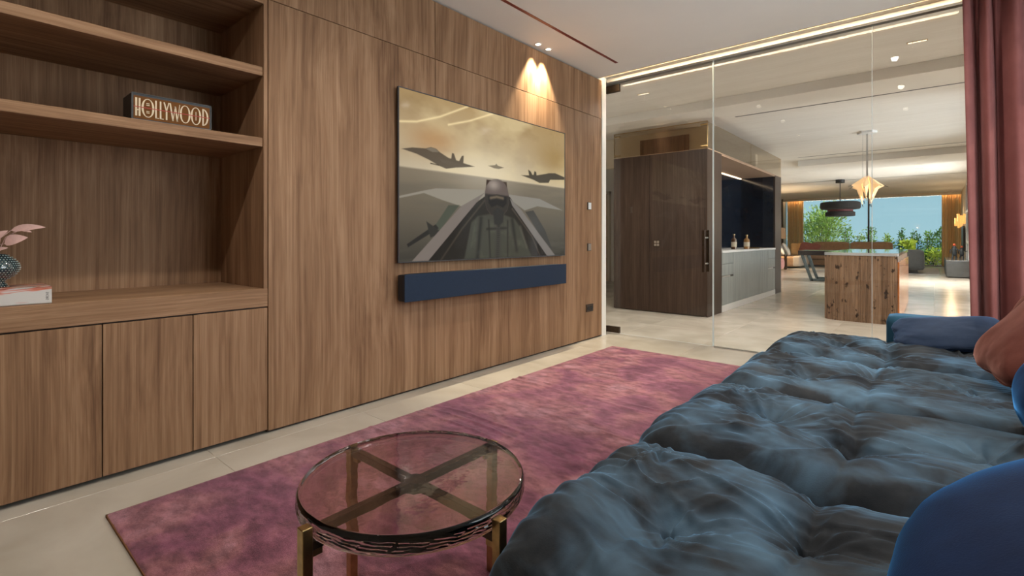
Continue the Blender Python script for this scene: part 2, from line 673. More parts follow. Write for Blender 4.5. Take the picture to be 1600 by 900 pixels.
# right, back walls
wr1 = MB()
wr1.box(XR, XR + 0.15, -2.0, 1.3, 0, ZC).box(XR, XR + 0.15, 4.5, 5.3, 0, ZC).box(XR, XR + 0.15, 1.3, 4.5, 2.75, ZC)
struct('wall_right', wr1, PAINT, 'wall behind the blue sofa with a wide garden window')
struct('wall_back', B(-3.7, 1.3, -2.0, -1.85, 0, ZC), PAINT, 'plain wall behind the viewer')
struct('wall_niche', B(-3.7, -3.62, -2.0, 5.0, 0, ZC), PAINT, 'wall behind the built-in bookcase')
w3 = sroot('window_3', (XR + 0.08, 2.9, 0), 'tall garden window in the right wall behind the sofa', 'window')  # window out of view, added to bring daylight into the lounge
B(XR + 0.07, XR + 0.08, 1.3, 4.5, 0.04, 2.75).build('pane', GLASS, w3)
fr = MB()
for yy in (1.3, 2.88, 4.46):
    fr.box(XR + 0.05, XR + 0.11, yy, yy + 0.04, 0.0, 2.75)
fr.box(XR + 0.05, XR + 0.11, 1.3, 4.5, 0.0, 0.05)
fr.build('window_frame', BLACK, w3)

# hall walls
wr2 = MB()
WIN = [(8.3, 11.4), (14.6, 17.6)]  # hall windows hidden from view, added for extra light
yy = 5.3
for (a, c) in WIN:
    wr2.box(XH, XH + 0.2, yy, a, 0, ZC).box(XH, XH + 0.2, a, c, 2.6, ZC)
    yy = c
wr2.box(XH, XH + 0.2, yy, 26.3, 0, ZC)
wr2.box(XH, XR + 0.15, 5.22, 5.3, 0, ZC)
struct('wall_hall_right', wr2, PAINT, 'right wall of the hall running to the sea window')
for i, (a, c) in enumerate(WIN):
    ww = sroot('window_%d' % (4 + i), (XH, (a + c) / 2, 0), ['garden window in the hall wall beside the island', 'garden window further along the hall wall'][i], 'window')
    B(XH + 0.09, XH + 0.10, a, c, 0.03, 2.6).build('pane', GLASS, ww)
    fr = MB()
    for q in (a, (a + c) / 2 - 0.03, c - 0.06):
        fr.box(XH + 0.06, XH + 0.13, q, q + 0.06, 0, 2.6)
    fr.box(XH + 0.06, XH + 0.13, a, c, 0, 0.05)
    fr.build('window_frame', WHITE, ww)
struct('wall_living_left', B(-5.5, -5.32, 11.5, 26.3, 0, ZC), CREAM, 'cream wall at the left of the far seating')
struct('wall_hall_left', B(-9.2, -9.0, 5.0, 11.5, 0, ZC), PAINT, 'far white side wall of the hall')
struct('wall_hall_end', B(-9.2, -2.9, 11.42, 11.56, 0, ZC), PAINT, 'white wall at the end of the side passage')
struct('wall_upper', B(-4.6, -2.75, 8.02, 8.12, 2.375, ZC), CREAM, 'low wall over the kitchen block behind the bronze glass')
up = thing('wall_panel', (-3.46, 8.0, 2.376), 'brown wood panel on the wall above the dark kitchen block', 'panel')
for (x0, x1) in ((-3.89, -3.834), (-3.831, -3.098), (-3.095, -3.04)):
    B(x0, x1, 7.995, 8.018, 2.377, 2.80, bev=0.001).build('board', WOOD, up)

# ---- side passage door (a sliver seen between jamb and kitchen block)
d2 = sroot('door_2', (-6.6, 11.35, 0), 'tall oak door with bronze hinges at the end of the passage', 'door')
B(-7.4, -6.42, 11.36, 11.41, 0.01, 2.26, bev=0.002).build('door_leaf', plain('golden_oak', (0.46, 0.29, 0.13), 0.45, var=0.15, scale=5), d2)
fr = MB().box(-6.42, -6.36, 11.33, 11.42, 0, 2.32).box(-7.5, -6.36, 11.33, 11.42, 2.26, 2.32).box(-7.5, -7.4, 11.33, 11.42, 0, 2.32)
fr.build('door_frame', CREAM, d2)
for zz in (0.5, 1.05, 1.6, 2.1):
    B(-6.47, -6.42, 11.345, 11.36, zz, zz + 0.11, bev=0.002).build('hinge', BRONZE, d2)

# ---- light cove over the glass
cv = MB()
cv.box(-2.862, XR, 4.86, 4.872, ZC, 3.0).box(-2.862, XR, 4.86, 5.0, 3.0, 3.03)  # warm glow of the strip is put into the cove's gold colour
struct('trim_4', cv, plain('gilded_cove', (0.40, 0.24, 0.075), 0.5, 0.2, var=0.1), 'gold lined light cove along the top of the glass')
hd = MB()
hd.box(-9.2, XR, 5.06, 5.118, 2.895, 3.06, bev=0.002).box(-2.862, XR, 4.985, 5.06, 2.935, 3.03, bev=0.002).box(-9.2, XR, 5.176, 5.235, 2.895, 3.06, bev=0.002).box(-9.2, XR, 5.118, 5.176, 2.93, 3.06).box(-9.2, -2.87, 5.02, 5.06, 2.9, 3.06)
struct('trim_5', hd, plain('silver_head_channel', (0.62, 0.60, 0.56), 0.3, 0.5, var=0.03), 'slim pale head channel that clamps the glass panes')
led = thing('led_strip', (-0.85, 4.885, 3.0), 'glowing warm strip light in the cove above the glass partition', 'strip light')
B(-2.85, XR - 0.02, 4.874, 4.882, 2.936, 2.945).build('diffuser', emit_mat('warm_led', (1.0, 0.86, 0.62), 55.0), led)

# ---- glass partition
def pane(x0, x1, parent, name='pane'):
    mb = MB()
    mb.cur = 0
    y0, y1 = YG - 0.006, YG + 0.006
    z0, z1 = 0.012, 2.93
    v = [(x0, y0, z0), (x1, y0, z0), (x1, y0, z1), (x0, y0, z1), (x0, y1, z0), (x1, y1, z0), (x1, y1, z1), (x0, y1, z1)]
    mb.add(v, [(0, 1, 2, 3), (5, 4, 7, 6)])
    mb.cur = 1
    mb.add(v, [(0, 3, 7, 4), (1, 5, 6, 2), (0, 4, 5, 1), (3, 2, 6, 7)])
    return mb.build(name, [GLASS, GLASS_EDGE], parent, fix=False)


d1 = sroot('door_1', (-2.28, YG, 0), 'frameless clear glass door hung beside the walnut wall', 'door')
pane(-2.985, -1.712, d1)
for (z0, z1) in ((0.015, 0.085), (2.795, 2.88)):
    B(-2.93, -2.755, YG - 0.018, YG + 0.018, z0, z1, bev=0.003).build('patch_hinge', DBRONZE, d1)
hl = B(-1.795, -1.765, YG - 0.075, YG - 0.055, 0.76, 1.19, bev=0.002).build('handle', DBRONZE, d1)
hl2 = B(-1.795, -1.765, YG + 0.055, YG + 0.075, 0.76, 1.19, bev=0.002).build('handle', DBRONZE, d1)
for zz in (0.845, 1.11):
    MB().tube([(-1.78, YG - 0.056, zz), (-1.78, YG - 0.006, zz)], 0.009, 10).build('standoff', STEEL, hl, smooth=40)
    MB().tube([(-1.78, YG + 0.006, zz), (-1.78, YG + 0.056, zz)], 0.009, 10).build('standoff', STEEL, hl2, smooth=40)
w1 = sroot('window_1', (-0.3, YG, 0), 'fixed clear glass panes between lounge and hall', 'window')
pane(-1.700, -0.402, w1)
pane(-0.398, XR - 0.01, w1)
SEAL = plain('clear_seal_strip', (0.62, 0.70, 0.72), 0.2, var=0.03, spec=0.8)
B(-1.7115, -1.7005, YG - 0.008, YG + 0.008, 0.012, 2.93).build('seal_strip', SEAL, w1)
B(-0.4015, -0.3985, YG - 0.0065, YG + 0.0065, 0.012, 2.93).build('seal_strip', SEAL, w1)
B(-1.70, XR - 0.01, YG - 0.012, YG + 0.012, 0.0, 0.012).build('floor_channel', STEEL, w1)

# ================================================================== DOWNLIGHTS
LENS = emit_mat('lamp_lens', (1.0, 0.86, 0.62), 12.0)
CELL = emit_mat('lamp_cell', (1.0, 0.88, 0.66), 1.2)


def downlight(x, y, power, label, spot=math.radians(70), blend=0.6, col=(1.0, 0.83, 0.6), rad=0.03, tilt=None, size=0.024):
    t = thing('downlight', (x, y, ZC), label, 'downlight', 'recessed ceiling downlights')
    MB().lathe([(size, -0.004), (size + 0.012, -0.004), (size + 0.013, 0.0), (size, 0.0)], (x, y, ZC), 24, closed=True).build('ring', WHITE, t, smooth=40)
    MB().lathe([(size, -0.0015), (size, 0.0005)], (x, y, ZC), 24).build('lens', LENS, t)
    ld = bpy.data.lights.new('downlight_lamp', 'SPOT')
    ld.energy = power
    ld.spot_size = spot
    ld.spot_blend = blend
    ld.color = col
    ld.shadow_soft_size = rad
    lo = bpy.data.objects.new('downlight_lamp', ld)
    COL.objects.link(lo)
    lo.parent = t
    lo.location = (0, 0, -0.012)
    if tilt is not None:
        lo.rotation_euler = Vector(tilt).to_track_quat('-Z', 'Y').to_euler()
    return t


downlight(-2.79, 3.65, 170, 'small round downlight nearer the viewer, close to the walnut wall', math.radians(66), 0.6, (1.0, 0.87, 0.62), tilt=(-0.02, 0, -1), rad=0.015)
downlight(-2.79, 3.81, 170, 'small round downlight nearer the glass, close to the walnut wall', math.radians(66), 0.6, (1.0, 0.87, 0.62), tilt=(-0.02, 0, -1), rad=0.015)
k = 0
where = ['over the floor by the bookcase', 'over the middle of the rug', 'over the far part of the rug', 'over the near sofa cushions', 'over the middle sofa cushions', 'over the far sofa cushions']
for (x, y) in ((-1.8, 0.5), (-1.75, 1.9), (-1.8, 3.05), (-0.3, 1.6), (-0.3, 2.9), (-0.3, 4.1)):  # lamps above the view, added to light the lounge
    downlight(x, y, {0.5: 120, 1.9: 40, 3.05: 16}.get(y, 62), 'round recessed lounge downlight ' + where[k], math.radians(160), 1.0, (1.0, 0.94, 0.85), rad=0.03)
    k += 1
k = 0
where = ['behind the first beam at the left', 'behind the first beam in the middle', 'behind the first beam at the right',
         'behind the second beam at the left', 'behind the second beam at the right']
for (x, y) in ((-1.95, 7.25), (-0.8, 7.25), (0.3, 7.25), (-1.7, 15.0), (-0.3, 15.0)):  # added lamps, hidden by the beams, to brighten the hall
    downlight(x, y, 95, 'round recessed hall downlight ' + where[k], math.radians(165), 1.0, (1.0, 0.93, 0.84), rad=0.10)
    k += 1
downlight(-4.9, 6.3, 120, 'round recessed downlight in the side passage', math.radians(165), 1.0, (1.0, 0.88, 0.70), rad=0.10)  # passage lamp, unseen from the camera
# small linear vents / lights flush in the hall ceiling
for (x, y, n, lab) in ((-0.12, 5.84, 1, 'small row of square lights in the hall ceiling near the curtain'),
                       (-2.75, 5.75, 1, 'small row of square lights in the hall ceiling near the jamb'),
                       (-0.3, 15.6, 1, 'nearer tiny row of lights in the far ceiling'), (-0.3, 16.4, 1, 'middle tiny row of lights in the far ceiling'), (-0.3, 17.2, 1, 'furthest tiny row of lights in the far ceiling')):
    t = thing('linear_light', (x, y, ZC), lab, 'ceiling light', 'small linear ceiling lights')
    B(x - 0.075, x + 0.075, y - 0.02, y + 0.02, ZC - 0.004, ZC, bev=0.001).build('frame', BRONZE, t)
    for i in range(4):
        B(x - 0.066 + i * 0.034, x - 0.036 + i * 0.034, y - 0.014, y + 0.014, ZC - 0.0055, ZC - 0.003).build('lamp_cell', CELL, t)
    ld = bpy.data.lights.new('linear_lamp', 'SPOT')
    ld.energy = 380 if y > 10 else 230
    ld.spot_size = math.radians(165)
    ld.spot_blend = 1.0
    ld.color = (1.0, 0.93, 0.84)
    ld.shadow_soft_size = 0.08
    lo = bpy.data.objects.new('linear_lamp', ld)
    COL.objects.link(lo)
    lo.parent = t
    lo.location = (0, 0, -0.02)

# ================================================================== BOOKCASE AND BASE CABINETS
YB0, YB1 = -1.55, 1.238
XB = -3.50
bc = thing('bookcase', (XB, 0.0, 0.82), 'tall built-in walnut bookcase niche with two thick shelves', 'bookcase')
B(XB - 0.02, XB, YB0, YB1, 0.82, 2.44).build('back_panel', WOOD, bc)
B(XB, XW - 0.002, YB1 - 0.022, YB1, 0.82, 2.888, bev=0.001).build('side_panel', WOOD, bc)
B(XB, XW - 0.002, YB0, YB0 + 0.022, 0.82, 2.888, bev=0.001).build('side_panel', WOOD, bc)
B(XB, XW - 0.03, YB0 + 0.022, YB1 - 0.022, 2.42, 2.442).build('top_panel', WOOD_H, bc)
B(XW - 0.03, XW - 0.002, YB0 + 0.022, YB1 - 0.0225, 2.42, 2.888, bev=0.001).build('fascia', WOOD, bc)
for z0 in (1.618, 2.016):
    B(XB, XW - 0.012, YB0 + 0.022, YB1 - 0.022, z0, z0 + 0.050, bev=0.0015).build('shelf', WOOD_H, bc)
wt_ = tag(B(-3.52, XW, YB0, YB1, 0.718, 0.820, bev=0.002).build('worktop', WOOD_H), 'thick walnut ledge running along the bookcase above the low doors', 'worktop')
labs = ['low walnut cabinet out at the far left end, mostly out of view', 'low walnut cabinet under the white book at the left edge', 'low walnut cabinet with narrow door in the middle of the bookcase base', 'low walnut cabinet with narrow door next to the panelled wall']
for i, (y0, y1) in enumerate(((-0.56, 0.145), (0.147, 0.506), (0.508, 0.867), (0.869, 1.237))):
    c = thing('base_cabinet', ((-3.2), (y0 + y1) / 2, 0), labs[i], 'cabinet', 'low walnut cabinets')
    mb = MB().box(-3.50, XW - 0.022, y0, y1, 0.03, 0.716)
    mb.build('body', DARKWOOD, c)
    B(-3.45, XW - 0.06, y0, y1, 0.0, 0.03).build('plinth', BLACK, c)
    B(XW - 0.021, XW - 0.001, y0 + 0.0012, y1 - 0.0012, 0.022, 0.711, bev=0.001).build('door', WOOD, c)

# ---- title block reading HOLLYWOOD on the shelf
HB = (0.618, 0.958, 1.668, 1.795)      # y0 y1 z0 z1
hx = -2.885
hb = thing('sign_box', (hx - 0.08, 0.79, 1.668), 'black box with cream deco lettering HOLLYWOOD on the lower shelf', 'sign box')
B(hx - 0.16, hx - 0.004, HB[0], HB[1], HB[2], HB[3], bev=0.003).build('case', BLACK, hb)
fr = MB()
for (a0, a1, c0, c1) in ((HB[0], HB[1], HB[3] - 0.0025, HB[3]), (HB[0], HB[1], HB[2], HB[2] + 0.003), (HB[0], HB[0] + 0.0025, HB[2], HB[3]), (HB[1] - 0.0025, HB[1], HB[2], HB[3])):
    fr.box(hx - 0.006, hx, a0, a1, c0, c1)
fr.build('frame', plain('gunmetal_frame', (0.07, 0.065, 0.06), 0.4, 0.6), hb)
B(hx - 0.005, hx - 0.003, HB[0] + 0.008, HB[1] - 0.008, HB[2] + 0.006, HB[3] - 0.013).build('face_plate', plain('amber_brown_plate', (0.13, 0.050, 0.012), 0.6, var=0.1, spec=0.1), hb)
LET = plain('cream_print', (0.62, 0.50, 0.33), 0.5, var=0.03)
RED = plain('red_print', (0.35, 0.02, 0.015), 0.5)


def letter(name, strokes, rings=(), col=None):
    mb = MB()
    for (p, w) in strokes:                       # polyline strokes drawn as flat bars
        for i in range(len(p) - 1):
            a = Vector((p[i][0], p[i][1]))
            c = Vector((p[i + 1][0], p[i + 1][1]))
            d = (c - a).normalized()
            n = Vector((-d.y, d.x)) * (w / 2)
            q = [a - n, c - n, c + n, a + n]
            mb.prism([(t.x, t.y) for t in q], hx - 0.0032, hx - 0.0018, 'x')
    for (cy, cz, ry, rz, wy, wz) in rings:
        o = [(cy + ry * math.cos(t), cz + rz * math.sin(t)) for t in np.linspace(0, 2 * math.pi, 33)]
        n = [(cy + (ry - wy * (0.35 + 0.65 * abs(math.cos(t)))) * math.cos(t), cz + (rz - wz) * math.sin(t)) for t in np.linspace(0, 2 * math.pi, 33)]
        for i in range(32):
            mb.prism([o[i], o[i + 1], n[i + 1], n[i]], hx - 0.0032, hx - 0.0018, 'x')
    return mb.build(name, col or LET, hb)


zb, zt = 1.686, 1.772
zm = (zb + zt) / 2
H = zt - zb
u = lambda f: HB[0] + 0.008 + f * (HB[1] - HB[0] - 0.016)
letter('letter_h', [([(u(.032), zb), (u(.032), zt)], .0075), ([(u(.072), zb), (u(.072), zt)], .0075), ([(u(.032), zm - .014), (u(.072), zm - .014)], .005)])
letter('letter_o', [], [(u(.175), zm, .0258, H * .52, .0085, .0035)])
for dz_ in (.022, .014, -.016, -.023):
    letter('printed_bar', [([(u(.155), zm + dz_), (u(.195), zm + dz_)], .003)])
for a in (.275, .333):
    letter('letter_l', [([(u(a), zt), (u(a), zb)], .0065), ([(u(a) - .003, zb + .0015), (u(a) + .013, zb + .0015)], .0035)])
letter('letter_y', [([(u(.378), zt), (u(.410), zm)], .006), ([(u(.440), zt), (u(.410), zm)], .004), ([(u(.410), zm + .002), (u(.410), zb)], .0065)])
letter('letter_w', [([(u(.455), zt), (u(.495), zb)], .0065), ([(u(.495), zb), (u(.522), zt - .012)], .003), ([(u(.522), zt - .012), (u(.553), zb)], .0065), ([(u(.553), zb), (u(.583), zt)], .003)])
letter('letter_o', [], [(u(.657), zm, .0235, H * .52, .0080, .0035)])
letter('letter_o', [([(u(.805), zm - .022), (u(.805), zm + .022)], .003)], [(u(.805), zm, .0235, H * .52, .0080, .0035)])
letter('letter_d', [([(u(.905), zb), (u(.905), zt)], .0065)] + [([(u(.905) + .021 * math.sin(t) + .0, zm - H * .48 * math.cos(t)), (u(.905) + .021 * math.sin(t + .2), zm - H * .48 * math.cos(t + .2))], .0035 + .004 * math.sin(t + .1)) for t in np.arange(0, 3.0, .2)])
B(hx - 0.0028, hx - 0.0012, HB[0] + 0.008, HB[1] - 0.008, zm - 0.0015, zm + 0.002).build('red_line', RED, hb)

# ---- white book with painted jacket on the ledge
bk = thing('book', (-3.03, 0.16, 0.82), 'white hardcover book with pink and red marbled top lying on the walnut ledge', 'book')
bm_, nt, b = new_mat('marbled_jacket')
geo = N(nt, 'ShaderNodeNewGeometry')
mp = N(nt, 'ShaderNodeMapping')
mp.inputs['Scale'].default_value = (14, 5.5, 34)
nt.links.new(geo.outputs['Position'], mp.inputs['Vector'])
nz = N(nt, 'ShaderNodeTexNoise')
nz.inputs['Scale'].default_value = 1.0
nz.inputs['Distortion'].default_value = 1.4
nt.links.new(mp.outputs[0], nz.inputs['Vector'])
sp = N(nt, 'ShaderNodeSeparateXYZ')
nt.links.new(geo.outputs['Position'], sp.inputs[0])
mr = N(nt, 'ShaderNodeMapRange')
mr.inputs['From Min'].default_value = 0.862
mr.inputs['From Max'].default_value = 0.894
mr.inputs['To Min'].default_value = -0.25
mr.inputs['To Max'].default_value = 0.06
nt.links.new(sp.outputs['Z'], mr.inputs['Value'])
ad = N(nt, 'ShaderNodeMath', operation='ADD')
nt.links.new(nz.outputs['Fac'], ad.inputs[0])
nt.links.new(mr.outputs[0], ad.inputs[1])
r = N(nt, 'ShaderNodeValToRGB')
cr = r.color_ramp
cr.elements[0].position = 0.40
cr.elements[0].color = (0.60, 0.57, 0.54, 1)
cr.elements[1].position = 0.66
cr.elements[1].color = (0.03, 0.028, 0.04, 1)
for pos, c in ((0.46, (0.62, 0.30, 0.25, 1)), (0.52, (0.50, 0.09, 0.03, 1)), (0.58, (0.55, 0.38, 0.28, 1))):
    e = cr.elements.new(pos)
    e.color = c
nt.links.new(ad.outputs[0], r.inputs[0])
nt.links.new(r.outputs[0], b.inputs['Base Color'])
b.inputs['Roughness'].default_value = 0.35
cv = MB().box(-3.16, -2.925, -0.12, 0.345, 0.8885, 0.893, bev=0.0012).box(-3.16, -2.925, -0.12, 0.345, 0.8205, 0.8245, bev=0.0012)
cv.box(-2.929, -2.925, -0.12, 0.345, 0.821, 0.8925, bev=0.001)
cv.build('cover', bm_, bk)
B(-3.155, -2.93, -0.115, 0.340, 0.8245, 0.8885).build('pages', plain('book_pages', (0.68, 0.64, 0.58), 0.8, var=0.05, scale=200), bk)
tx = MB()      # small vertical imprint at the end of the spine
y0 = 0.326
def spine(segs):
    for (a, c, d, f) in segs:
        tx.box(-2.9252, -2.9245, y0 + a, y0 + c, d, f)
zz = 0.836
for gl in ('S', 'A', 'C', 'H', 'S'):
    w, h = 0.009, 0.0048
    t = 0.0011
    # letters turned a quarter: run upwards, reading direction along z
    S = {'S': [(0, t, 0, h), (w / 2 - t / 2, w / 2 + t / 2, 0, h), (w - t, w, 0, h), (0, w / 2, h - t, h), (w / 2, w, 0, t)],
         'A': [(0, w, 0, t), (0, w, h - t, h), (0, t, 0, h), (w / 2, w / 2 + t, 0, h)],
         'C': [(0, w, 0, t), (0, t, 0, h), (w - t, w, 0, h)],
         'H': [(0, w, 0, t), (0, w, h - t, h), (w / 2, w / 2 + t, 0, h)]}[gl]
    spine([(a, c, zz + d, zz + f) for (a, c, d, f) in S])
    zz += 0.0072
tx.build('imprint', BLACK, bk)

# ---- hobnail vase with dried pink leaves
VX, VY, VZ = -3.02, 0.185, 0.893
vs_ = thing('vase', (VX, VY, VZ), 'dark blue green hobnail glass vase of dried pink leaves standing on the book', 'vase')
prof = [(0.030, 0.0), (0.034, 0.004), (0.024, 0.020), (0.022, 0.028), (0.034, 0.036), (0.055, 0.050), (0.068, 0.070), (0.071, 0.085), (0.066, 0.104), (0.052, 0.122), (0.036, 0.135), (0.030, 0.142)]
VG = plain('sea_green_glass', (0.018, 0.045, 0.055), 0.08, var=0.3, coat=0.6, spec=0.8)
MB().lathe(prof, (VX, VY, VZ), 40).build('body', VG, vs_, smooth=60)
mb = MB()
pz = np.array([p[1] for p in prof])
pr = np.array([p[0] for p in prof])
row = 0
zz = 0.004
while zz < 0.140:
    rad = float(np.interp(zz, pz, pr))
    n = max(10, int(2 * math.pi * rad / 0.0105))
    for k in range(n):
        a = 2 * math.pi * (k + 0.5 * (row % 2)) / n
        c = Vector((VX + rad * math.cos(a), VY + rad * math.sin(a), VZ + zz))
        q = 0.0032
        v = [c + Vector(d) * q for d in ((1, 0, 0), (-1, 0, 0), (0, 1, 0), (0, -1, 0), (0, 0, 1), (0, 0, -1))]
        mb.add(v, [(0, 2, 4), (2, 1, 4), (1, 3, 4), (3, 0, 4), (2, 0, 5), (1, 2, 5), (3, 1, 5), (0, 3, 5)])
    zz += 0.0088
    row += 1
o = mb.build('hobnail_studs', plain('pearly_studs', (0.34, 0.36, 0.32), 0.15, var=0.5, scale=60, spec=0.8), vs_, smooth=30)
o['kind'] = 'stuff'
PINK = plain('dried_pink_leaf', (0.60, 0.38, 0.34), 0.6, var=0.12, scale=30, bump=0.2, bscale=80)


def leaf_mesh(base, tip, width, curl=0.15, up=Vector((0.8, -0.3, 0.5)), n=8):
    base, tip = Vector(base), Vector(tip)
    d = tip - base
    L = d.length
    d.normalize()
    s = d.cross(up).normalized()
    nn = s.cross(d).normalized()
    mb = MB()
    V = []
    for i in range(n + 1):
        t = i / n
        w = width * math.sin(math.pi * min(1, t ** 0.75)) ** 0.8 * (1 if t < 1 else 0)
        c = base + d * (L * t) + nn * (curl * L * math.sin(math.pi * t) * 0.5)
        V += [c - s * w / 2 + nn * w * 0.18, c, c + s * w / 2 + nn * w * 0.18]
    F = []
    for i in range(n):
        for j in (0, 1):
            a = i * 3 + j
            F.append((a, a + 1, a + 4, a + 3))
    mb.add(V, F)
    return mb


stem0 = (VX, VY, VZ + 0.138)
leaves = [((VX + 0.02, 0.205, 1.078), (VX + 0.05, 0.275, 1.105), 0.050), ((VX + 0.01, 0.225, 1.135), (VX + 0.06, 0.330, 1.150), 0.034),
          ((VX, 0.255, 1.140), (VX + 0.02, 0.290, 1.128), 0.016), ((VX + 0.03, 0.16, 1.08), (VX + 0.05, 0.215, 1.135), 0.035), ((VX - 0.02, 0.150, 1.06), (VX, 0.19, 1.10), 0.04),
          ((VX + 0.02, 0.10, 1.09), (VX + 0.05, 0.06, 1.14), 0.05), ((VX + 0.02, 0.14, 1.10), (VX + 0.02, 0.13, 1.17), 0.045), ((VX + 0.03, 0.17, 1.045), (VX + 0.06, 0.215, 1.062), 0.02)]
for (a, c, w) in leaves:
    lo = leaf_mesh(a, c, w).build('leaf', PINK, vs_, smooth=60)
    md = Vector(stem0).lerp(Vector(a), 0.5) + Vector((0, -0.01, 0.02))
    MB().tube([stem0, md, a], 0.0014, 6).build('stem', PINK, lo, smooth=60)

# ================================================================== TELEVISION
TY0, TY1, TZ0, TZ1 = 2.105, 4.142, 0.930, 2.160
tv = thing('television', (XW + 0.02, (TY0 + TY1) / 2, TZ0), 'huge flat television showing jets over a sunset sea, hung on the walnut wall', 'television')
B(XW, -2.846, 2.6, 3.6, 1.1, 2.0).build('wall_bracket', BLACK, tv)
B(-2.846, -2.832, TY0, TY1, TZ0, TZ1, bev=0.003).build('back_case', BLACK, tv)
fr = MB()
t = 0.007
fr.box(-2.832, -2.826, TY0, TY1, TZ0, TZ0 + t).box(-2.832, -2.826, TY0, TY1, TZ1 - t, TZ1).box(-2.832, -2.826, TY0, TY0 + t, TZ0 + t, TZ1 - t).box(-2.832, -2.826, TY1 - t, TY1, TZ0 + t, TZ1 - t)
fr.build('bezel', plain('dark_steel_bezel', (0.10, 0.10, 0.11), 0.3, 0.8), tv)
# picture on the screen, computed here point by point
W_, H_ = 440, 264
U, V = np.meshgrid(np.linspace(0, 1, W_), np.linspace(0, 1, H_))
rgb = np.zeros((H_, W_, 3))


def ink(mask, col, a=1.0):
    m = np.clip(mask, 0, 1)[..., None] * a
    rgb[:] = rgb * (1 - m) + np.array(col) * m


def inside(poly, soft=0.0025):
    poly = [(p[0], p[1] * 0.6) for p in poly]
    px, py = U, V * 0.6
    ins = np.zeros(U.shape, bool)
    n = len(poly)
    for i in range(n):
        x1, y1 = poly[i]
        x2, y2 = poly[(i + 1) % n]
        c = ((y1 > py) != (y2 > py)) & (px < (x2 - x1) * (py - y1) / (y2 - y1 + 1e-12) + x1)
        ins ^= c
    d, _ = seg_dist(px, py, poly + [poly[0]])
    sd = np.where(ins, d, -d)
    return np.clip(sd / soft + 0.5, 0, 1)


def line(poly, w):
    d, tt = seg_dist(U, V * 0.6, [(p[0], p[1] * 0.6) for p in poly])
    return np.exp(-(d / w) ** 2)


hz = 0.445
sky_t = np.clip(V / hz, 0, 1)[..., None]
rgb[:] = np.array((0.50, 0.37, 0.20)) * (1 - sky_t) + np.array((0.60, 0.52, 0.39)) * sky_t
cl = fbm(U * 4.5, V * 5, 3, 5)
ink(np.clip((cl - 0.5) * 4, 0, 1) * (V < hz) * np.clip(1.1 - V / hz, 0, 1), (0.30, 0.20, 0.09), 0.6)
ink(np.clip((fbm(U * 3.5 + 9, V * 4 + 4, 8, 5) - 0.52) * 5, 0, 1) * (V < hz), (0.78, 0.66, 0.42), 0.6)
ink(np.exp(-(((U - 0.16) / 0.12) ** 2 + ((V - 0.27) / 0.09) ** 2)), (0.48, 0.25, 0.09), 0.6)
ink(np.exp(-(((U - 0.40) / 0.22) ** 2 + ((V - 0.42) / 0.12) ** 2)), (0.78, 0.69, 0.52), 0.8)
ink(np.exp(-(((U - 0.92) / 0.16) ** 2 + ((V - 0.22) / 0.16) ** 2)), (0.40, 0.27, 0.10), 0.7)
ink(line([(0.0, .195), (.077, .174), (.185, .112), (.33, .0)], 0.004), (0.95, 0.80, 0.50), 0.7)
ink(line([(.228, .149), (.34, .091), (.476, 0)], 0.004), (0.95, 0.80, 0.50), 0.7)
# hazy sea
sea = np.clip((V - hz) / 0.012, 0, 1)
sd_ = np.clip((V - hz) / 0.55, 0, 1)[..., None]
seacol = np.array((0.30, 0.255, 0.19)) * (1 - sd_) + np.array((0.085, 0.080, 0.066)) * sd_
m = sea[..., None]
rgb[:] = rgb * (1 - m) + seacol * m
ink(sea * np.clip((fbm(U * 3, V * 16, 5, 4) - 0.45) * 3, 0, 1), (0.18, 0.165, 0.135), 0.45)
ink(sea * np.exp(-((U - 0.42) / 0.2) ** 2) * np.clip(1 - (V - hz) / 0.2, 0, 1), (0.55, 0.49, 0.39), 0.6)
# distant aircraft
GJ = (0.13, 0.105, 0.08)
ink(inside([(.011, .349), (.058, .331), (.118, .323), (.142, .309), (.168, .314), (.185, .331), (.228, .357), (.242, .359), (.246, .322), (.256, .324), (.268, .364), (.283, .367), (.298, .330), (.308, .327), (.306, .375), (.370, .387), (.31, .402), (.265, .412), (.217, .428), (.185, .417), (.130, .387), (.075, .364)]), GJ, 0.9)
ink(inside([(.120, .326), (.142, .311), (.166, .316), (.182, .332), (.150, .338)]), (0.30, 0.26, 0.20), 0.8)
ink(inside([(.18, .372), (.265, .380), (.345, .392), (.26, .402), (.20, .392)]), (0.20, 0.165, 0.125), 0.8)
ink(inside([(.138, .405), (.178, .409), (.182, .416), (.14, .412)], 0.002), (0.07, 0.055, 0.04), 0.9)
ink(inside([(.66, .396), (.718, .388), (.711, .345), (.731, .358), (.742, .380), (.752, .379), (.757, .350), (.770, .353), (.774, .379), (.845, .356), (.870, .346), (.920, .338), (.999, .358), (.999, .380), (.88, .397), (.868, .423), (.795, .434), (.748, .416)]), (0.075, 0.062, 0.048), 0.9)
ink(inside([(.70, .396), (.80, .392), (.86, .402), (.78, .412)]), (0.13, 0.11, 0.085), 0.8)
ink(inside([(.447, .366), (.49, .354), (.497, .342), (.506, .354), (.546, .362), (.512, .377), (.485, .377)]), GJ, 0.7)
